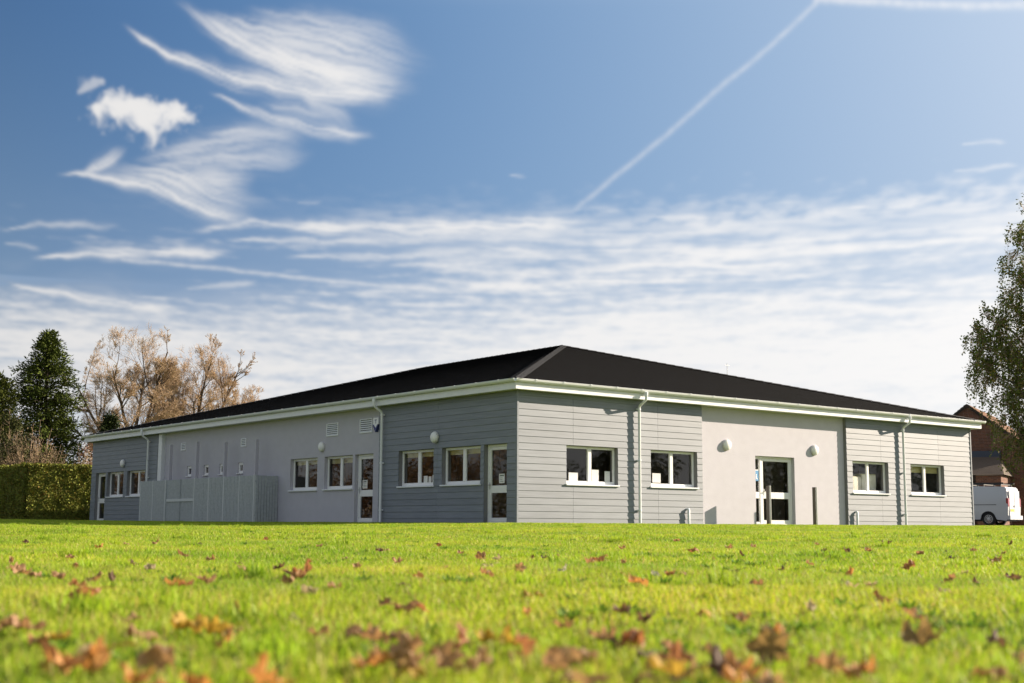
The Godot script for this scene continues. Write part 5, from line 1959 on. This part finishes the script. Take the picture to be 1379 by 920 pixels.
func make_leaves() -> void:
	var spots := noise_tex(21, 0.02, 4, Color(0.70, 0.66, 0.62), Color(1, 1, 1), 256)
	var looks := {
		"b": [0.52, 0.31, 0.15, "curled brown fallen leaf lying on the lawn", "brown fallen leaves"],
		"r": [0.58, 0.28, 0.13, "russet red brown fallen leaf lying on the lawn", "russet fallen leaves"],
		"d": [0.21, 0.125, 0.075, "dark shrivelled fallen leaf lying on the lawn", "dark fallen leaves"],
		"o": [0.74, 0.38, 0.12, "orange fallen leaf lying on the lawn", "orange fallen leaves"],
		"y": [0.68, 0.47, 0.08, "yellow fallen leaf lying on the lawn", "yellow fallen leaves"],
		"p": [0.62, 0.52, 0.33, "pale straw coloured fallen leaf lying on the lawn", "pale fallen leaves"],
		"t": [0.57, 0.37, 0.19, "tan fallen leaf lying on the lawn", "tan fallen leaves"],
		"w": [0.68, 0.66, 0.58, "whitish leaf with its pale underside up on the lawn", "whitish fallen leaves"],
		"v": [0.38, 0.27, 0.11, "large olive brown lobed leaf standing up in the grass", "large olive brown fallen leaves"],
	}
	var meshes := []
	for k in 14:
		meshes.append(leaf_mesh(700 + k, [0.45, -0.6, 0.7, 0.3, -0.9, 0.9, 0.4][k % 7], [0.1, -0.15, 0.25, 0.35, -0.2, 0.1, 0.5, 0.0][k % 8], k % 3 != 2))
	rng.seed = 4242
	var all := fallen()
	for k in all.size():
		var q: Array = all[k]
		var look: Array = looks[q[3]]
		var mt := mat("leaf_" + q[3], look[0], look[1], look[2], 0.65, {"tex": spots, "scale": 9.0, "back": Color(0.9, 0.88, 0.84), "world": false})
		var size: float = q[2] * (1.3 if q[2] < 0.09 else 1.1)
		var high := ground_y(q[0], q[1]) + 0.036 + size * 0.05
		var pitch := rng.randfn(0.0, 0.28)
		var roll := rng.randfn(0.0, 0.28)
		if q[3] == "v" or (q[3] in ["t", "r"] and rng.randf() < 0.35):
			pitch = 1.0 + rng.randfn(0.0, 0.2)
			high += size * 0.20
		var b := Basis(Vector3.UP, rng.randf() * TAU) * Basis(Vector3.RIGHT, pitch) * Basis(Vector3.BACK, roll)
		if q[3] == "v":
			b = Basis(Vector3.UP, rng.randf_range(-0.5, 0.5)) * Basis(Vector3.RIGHT, pitch) * Basis(Vector3.UP, rng.randf() * TAU)
		var o := put("fallen_leaf", meshes[rng.randi() % meshes.size()], mt, self, Transform3D(b.scaled(Vector3.ONE * size), Vector3(q[0], high, q[1])))
		tag(o, leaf_label(all, k, size, pitch > 0.7), "leaf", "fallen leaves on the lawn")

# what each leaf looks like and which other leaf lies next to it
func leaf_label(all: Array, k: int, size: float, upright: bool) -> String:
	var words := {"b": "brown", "r": "russet", "d": "dark shrivelled", "o": "orange", "y": "yellow", "p": "straw coloured", "t": "tan", "w": "whitish", "v": "olive brown"}
	var q: Array = all[k]
	var near := -1
	var best := 0.45
	for j in all.size():
		if j == k:
			continue
		var d := Vector2(q[0] - all[j][0], q[1] - all[j][1]).length()
		if d < best:
			best = d
			near = j
	var big := "tiny" if size < 0.075 else ("small" if size < 0.095 else ("midsize" if size < 0.13 else "large"))
	var s := "%s %s fallen leaf %s" % [big, words[q[3]], "standing on edge" if upright else "lying flat"]
	if near < 0:
		return s + " alone in the lawn grass"
	return s + (" touching" if best < 0.12 else " near") + (" an" if words[all[near][3]][0] == "o" else " a") + " %s leaf on the lawn" % words[all[near][3]]

func fallen() -> Array:
	return [
		[-2.196,-5.954,0.1,"b"], [-2.029,-5.727,0.076,"b"], [-1.794,-5.3,0.051,"b"], [-1.631,-5.248,0.075,"b"], [-1.463,-4.513,0.054,"r"], [-1.199,-3.82,0.086,"r"],
		[-1.474,-4.95,0.05,"d"], [-1.147,-4.542,0.064,"o"], [-1.109,-4.551,0.053,"r"], [-1.108,-4.819,0.067,"b"], [-3.361,-10.871,0.071,"o"], [-3.542,-12.247,0.065,"b"],
		[-3.218,-12.057,0.078,"b"], [-2.825,-12.134,0.05,"d"], [-2.244,-9.167,0.091,"b"], [-1.933,-8.582,0.075,"b"], [-1.622,-7.912,0.091,"d"], [-1.109,-6.39,0.059,"d"],
		[-0.818,-5.221,0.137,"r"], [-0.787,-4.851,0.083,"b"], [-0.631,-4.186,0.05,"p"], [-2.66,-14.426,0.058,"r"], [-0.984,-10.683,0.121,"b"], [-1.034,-10.467,0.071,"d"],
		[-0.699,-8.197,0.074,"b"], [-0.375,-5.402,0.067,"o"], [-0.385,-4.789,0.05,"d"], [-0.36,-3.826,0.052,"d"], [-0.291,-3.701,0.084,"r"], [-0.206,-9.025,0.082,"b"],
		[-0.121,-7.045,0.072,"p"], [-0.102,-5.584,0.057,"b"], [-0.087,-8.737,0.059,"p"], [-1.727,-6.397,0.05,"p"], [-0.93,-3.294,0.05,"b"], [-0.783,-2.835,0.077,"b"],
		[-1.049,-2.919,0.07,"b"], [-0.949,-2.699,0.078,"r"], [-0.907,-2.702,0.05,"y"], [-0.79,-2.53,0.057,"p"], [-0.716,-2.987,0.101,"y"], [-0.59,-2.789,0.065,"o"],
		[-0.719,-2.225,0.133,"o"], [-0.569,-2.05,0.051,"o"], [-0.515,-2.012,0.05,"o"], [-0.464,-1.994,0.05,"o"], [-0.543,-3.328,0.05,"p"], [-0.248,-2.336,0.051,"o"],
		[-0.215,-2.44,0.05,"o"], [-0.171,-2.312,0.05,"b"], [-0.116,-2.296,0.063,"t"], [-0.058,-2.328,0.061,"t"], [-0.035,-2.83,0.08,"y"], [0.011,-2.61,0.05,"r"],
		[0.149,-8.926,0.05,"d"], [0.224,-8.934,0.051,"d"], [0.343,-9.602,0.05,"b"], [0.456,-7.723,0.07,"b"], [0.521,-7.99,0.09,"r"], [0.654,-9.164,0.073,"b"],
		[0.041,-6.086,0.05,"t"], [0.246,-6.201,0.05,"w"], [0.65,-6.081,0.059,"w"], [0.719,-6.003,0.05,"r"], [0.805,-6.284,0.05,"b"], [0.475,-5.052,0.077,"o"],
		[0.054,-4.334,0.05,"y"], [0.093,-4.383,0.05,"y"], [0.046,-3.693,0.05,"o"], [1.133,-6.802,0.094,"d"], [1.482,-7.287,0.092,"d"], [1.669,-6.588,0.058,"o"],
		[0.851,-3.758,0.052,"p"], [1.195,-4.311,0.076,"r"], [2.209,-7.383,0.074,"r"], [3.779,-13.375,0.118,"d"], [3.77,-11.507,0.082,"d"], [3.108,-9.397,0.078,"d"],
		[3.153,-8.661,0.104,"b"], [2.341,-6.22,0.068,"d"], [1.991,-5.698,0.082,"b"], [1.544,-4.771,0.05,"p"], [1.295,-5.083,0.05,"p"], [1.392,-5.15,0.05,"p"],
		[1.872,-15.033,0.077,"b"], [2.248,-12.356,0.064,"b"], [1.798,-10.962,0.063,"b"], [1.324,-9.768,0.067,"r"], [0.934,-11.23,0.064,"b"], [2.601,-10.336,0.06,"d"],
		[2.887,-10.757,0.082,"b"], [0.343,-3.395,0.05,"d"], [0.531,-3.705,0.05,"y"], [0.305,-3.68,0.05,"d"], [0.607,-3.052,0.05,"o"], [0.397,-2.742,0.05,"b"],
		[0.218,-2.822,0.05,"d"], [0.262,-2.829,0.05,"r"], [0.256,-2.577,0.05,"d"], [0.308,-2.642,0.05,"r"], [0.293,-2.401,0.06,"r"], [0.33,-2.336,0.064,"d"],
		[0.275,-2.16,0.05,"t"], [0.383,-2.338,0.05,"d"], [0.356,-2.138,0.05,"o"], [0.395,-2.06,0.05,"t"], [0.48,-2.484,0.075,"v"], [0.551,-2.417,0.073,"r"],
		[0.791,-2.603,0.099,"v"], [0.001,-2.76,0.05,"y"], [0.022,-2.58,0.061,"r"], [0.073,-2.267,0.05,"t"], [0.132,-2.083,0.05,"t"], [1.007,-2.785,0.05,"d"],
		[0.959,-2.535,0.055,"t"], [1.805,-8.057,0.05,"b"], [2.472,-10.501,0.05,"d"], [-3.328,-9.502,0.05,"b"], [-4.583,-12.569,0.053,"d"], [-2.789,-8.438,0.05,"b"],
		[-1.612,-11.193,0.058,"b"], [-1.163,-9.355,0.053,"t"], [-0.66,-12.06,0.055,"r"], [-0.387,-10.201,0.052,"b"], [0.668,-7.879,0.05,"b"], [1.313,-8.658,0.05,"b"],
		[1.594,-9.16,0.05,"d"], [3.046,-13.243,0.061,"b"], [3.098,-10.062,0.054,"b"], [4.089,-11.779,0.063,"b"], [5.112,-13.621,0.082,"d"], [3.97,-10.748,0.065,"b"],
		[2.38,-6.982,0.05,"p"], [0.955,-5.168,0.05,"b"], [-0.323,-6.598,0.05,"b"], [-0.756,-6.532,0.05,"b"], [-1.116,-5.605,0.05,"t"], [-0.588,-4.455,0.05,"b"],
		[1.052,-3.498,0.05,"b"], [0.128,-3.179,0.05,"b"], [0.601,-3.471,0.05,"b"], [-0.416,-2.922,0.05,"b"], [-0.687,-3.373,0.05,"b"], [-2.754,-7.347,0.05,"b"],
		[-2.239,-6.839,0.05,"r"], [-2.106,-7.444,0.05,"d"], [0.088,-2.196,0.059,"b"], [0.131,-2.426,0.051,"t"], [-0.805,-2.366,0.051,"y"], [-0.091,-2.638,0.061,"r"],
		[0.203,-2.884,0.067,"t"], [-0.168,-2.302,0.059,"y"], [-0.596,-2.293,0.073,"t"], [-0.373,-2.043,0.072,"o"], [0.819,-2.255,0.077,"r"], [-0.183,-2.422,0.062,"t"],
		[0.113,-2.497,0.057,"t"], [0.106,-2.165,0.068,"b"], [0.265,-2.243,0.076,"y"], [-0.264,-2.788,0.073,"b"], [0.582,-2.234,0.063,"o"], [0.347,-2.181,0.071,"d"],
		[-1.099,-2.91,0.056,"b"], [-0.638,-2.926,0.067,"y"], [-0.589,-2.871,0.041,"t"], [1.928,-5.857,0.07,"b"], [0.557,-2.317,0.072,"t"], [0.265,-2.821,0.065,"r"],
		[-0.237,-2.464,0.052,"t"], [0.217,-2.197,0.052,"t"], [-0.326,-2.928,0.057,"b"], [0.386,-2.258,0.066,"o"],
	]
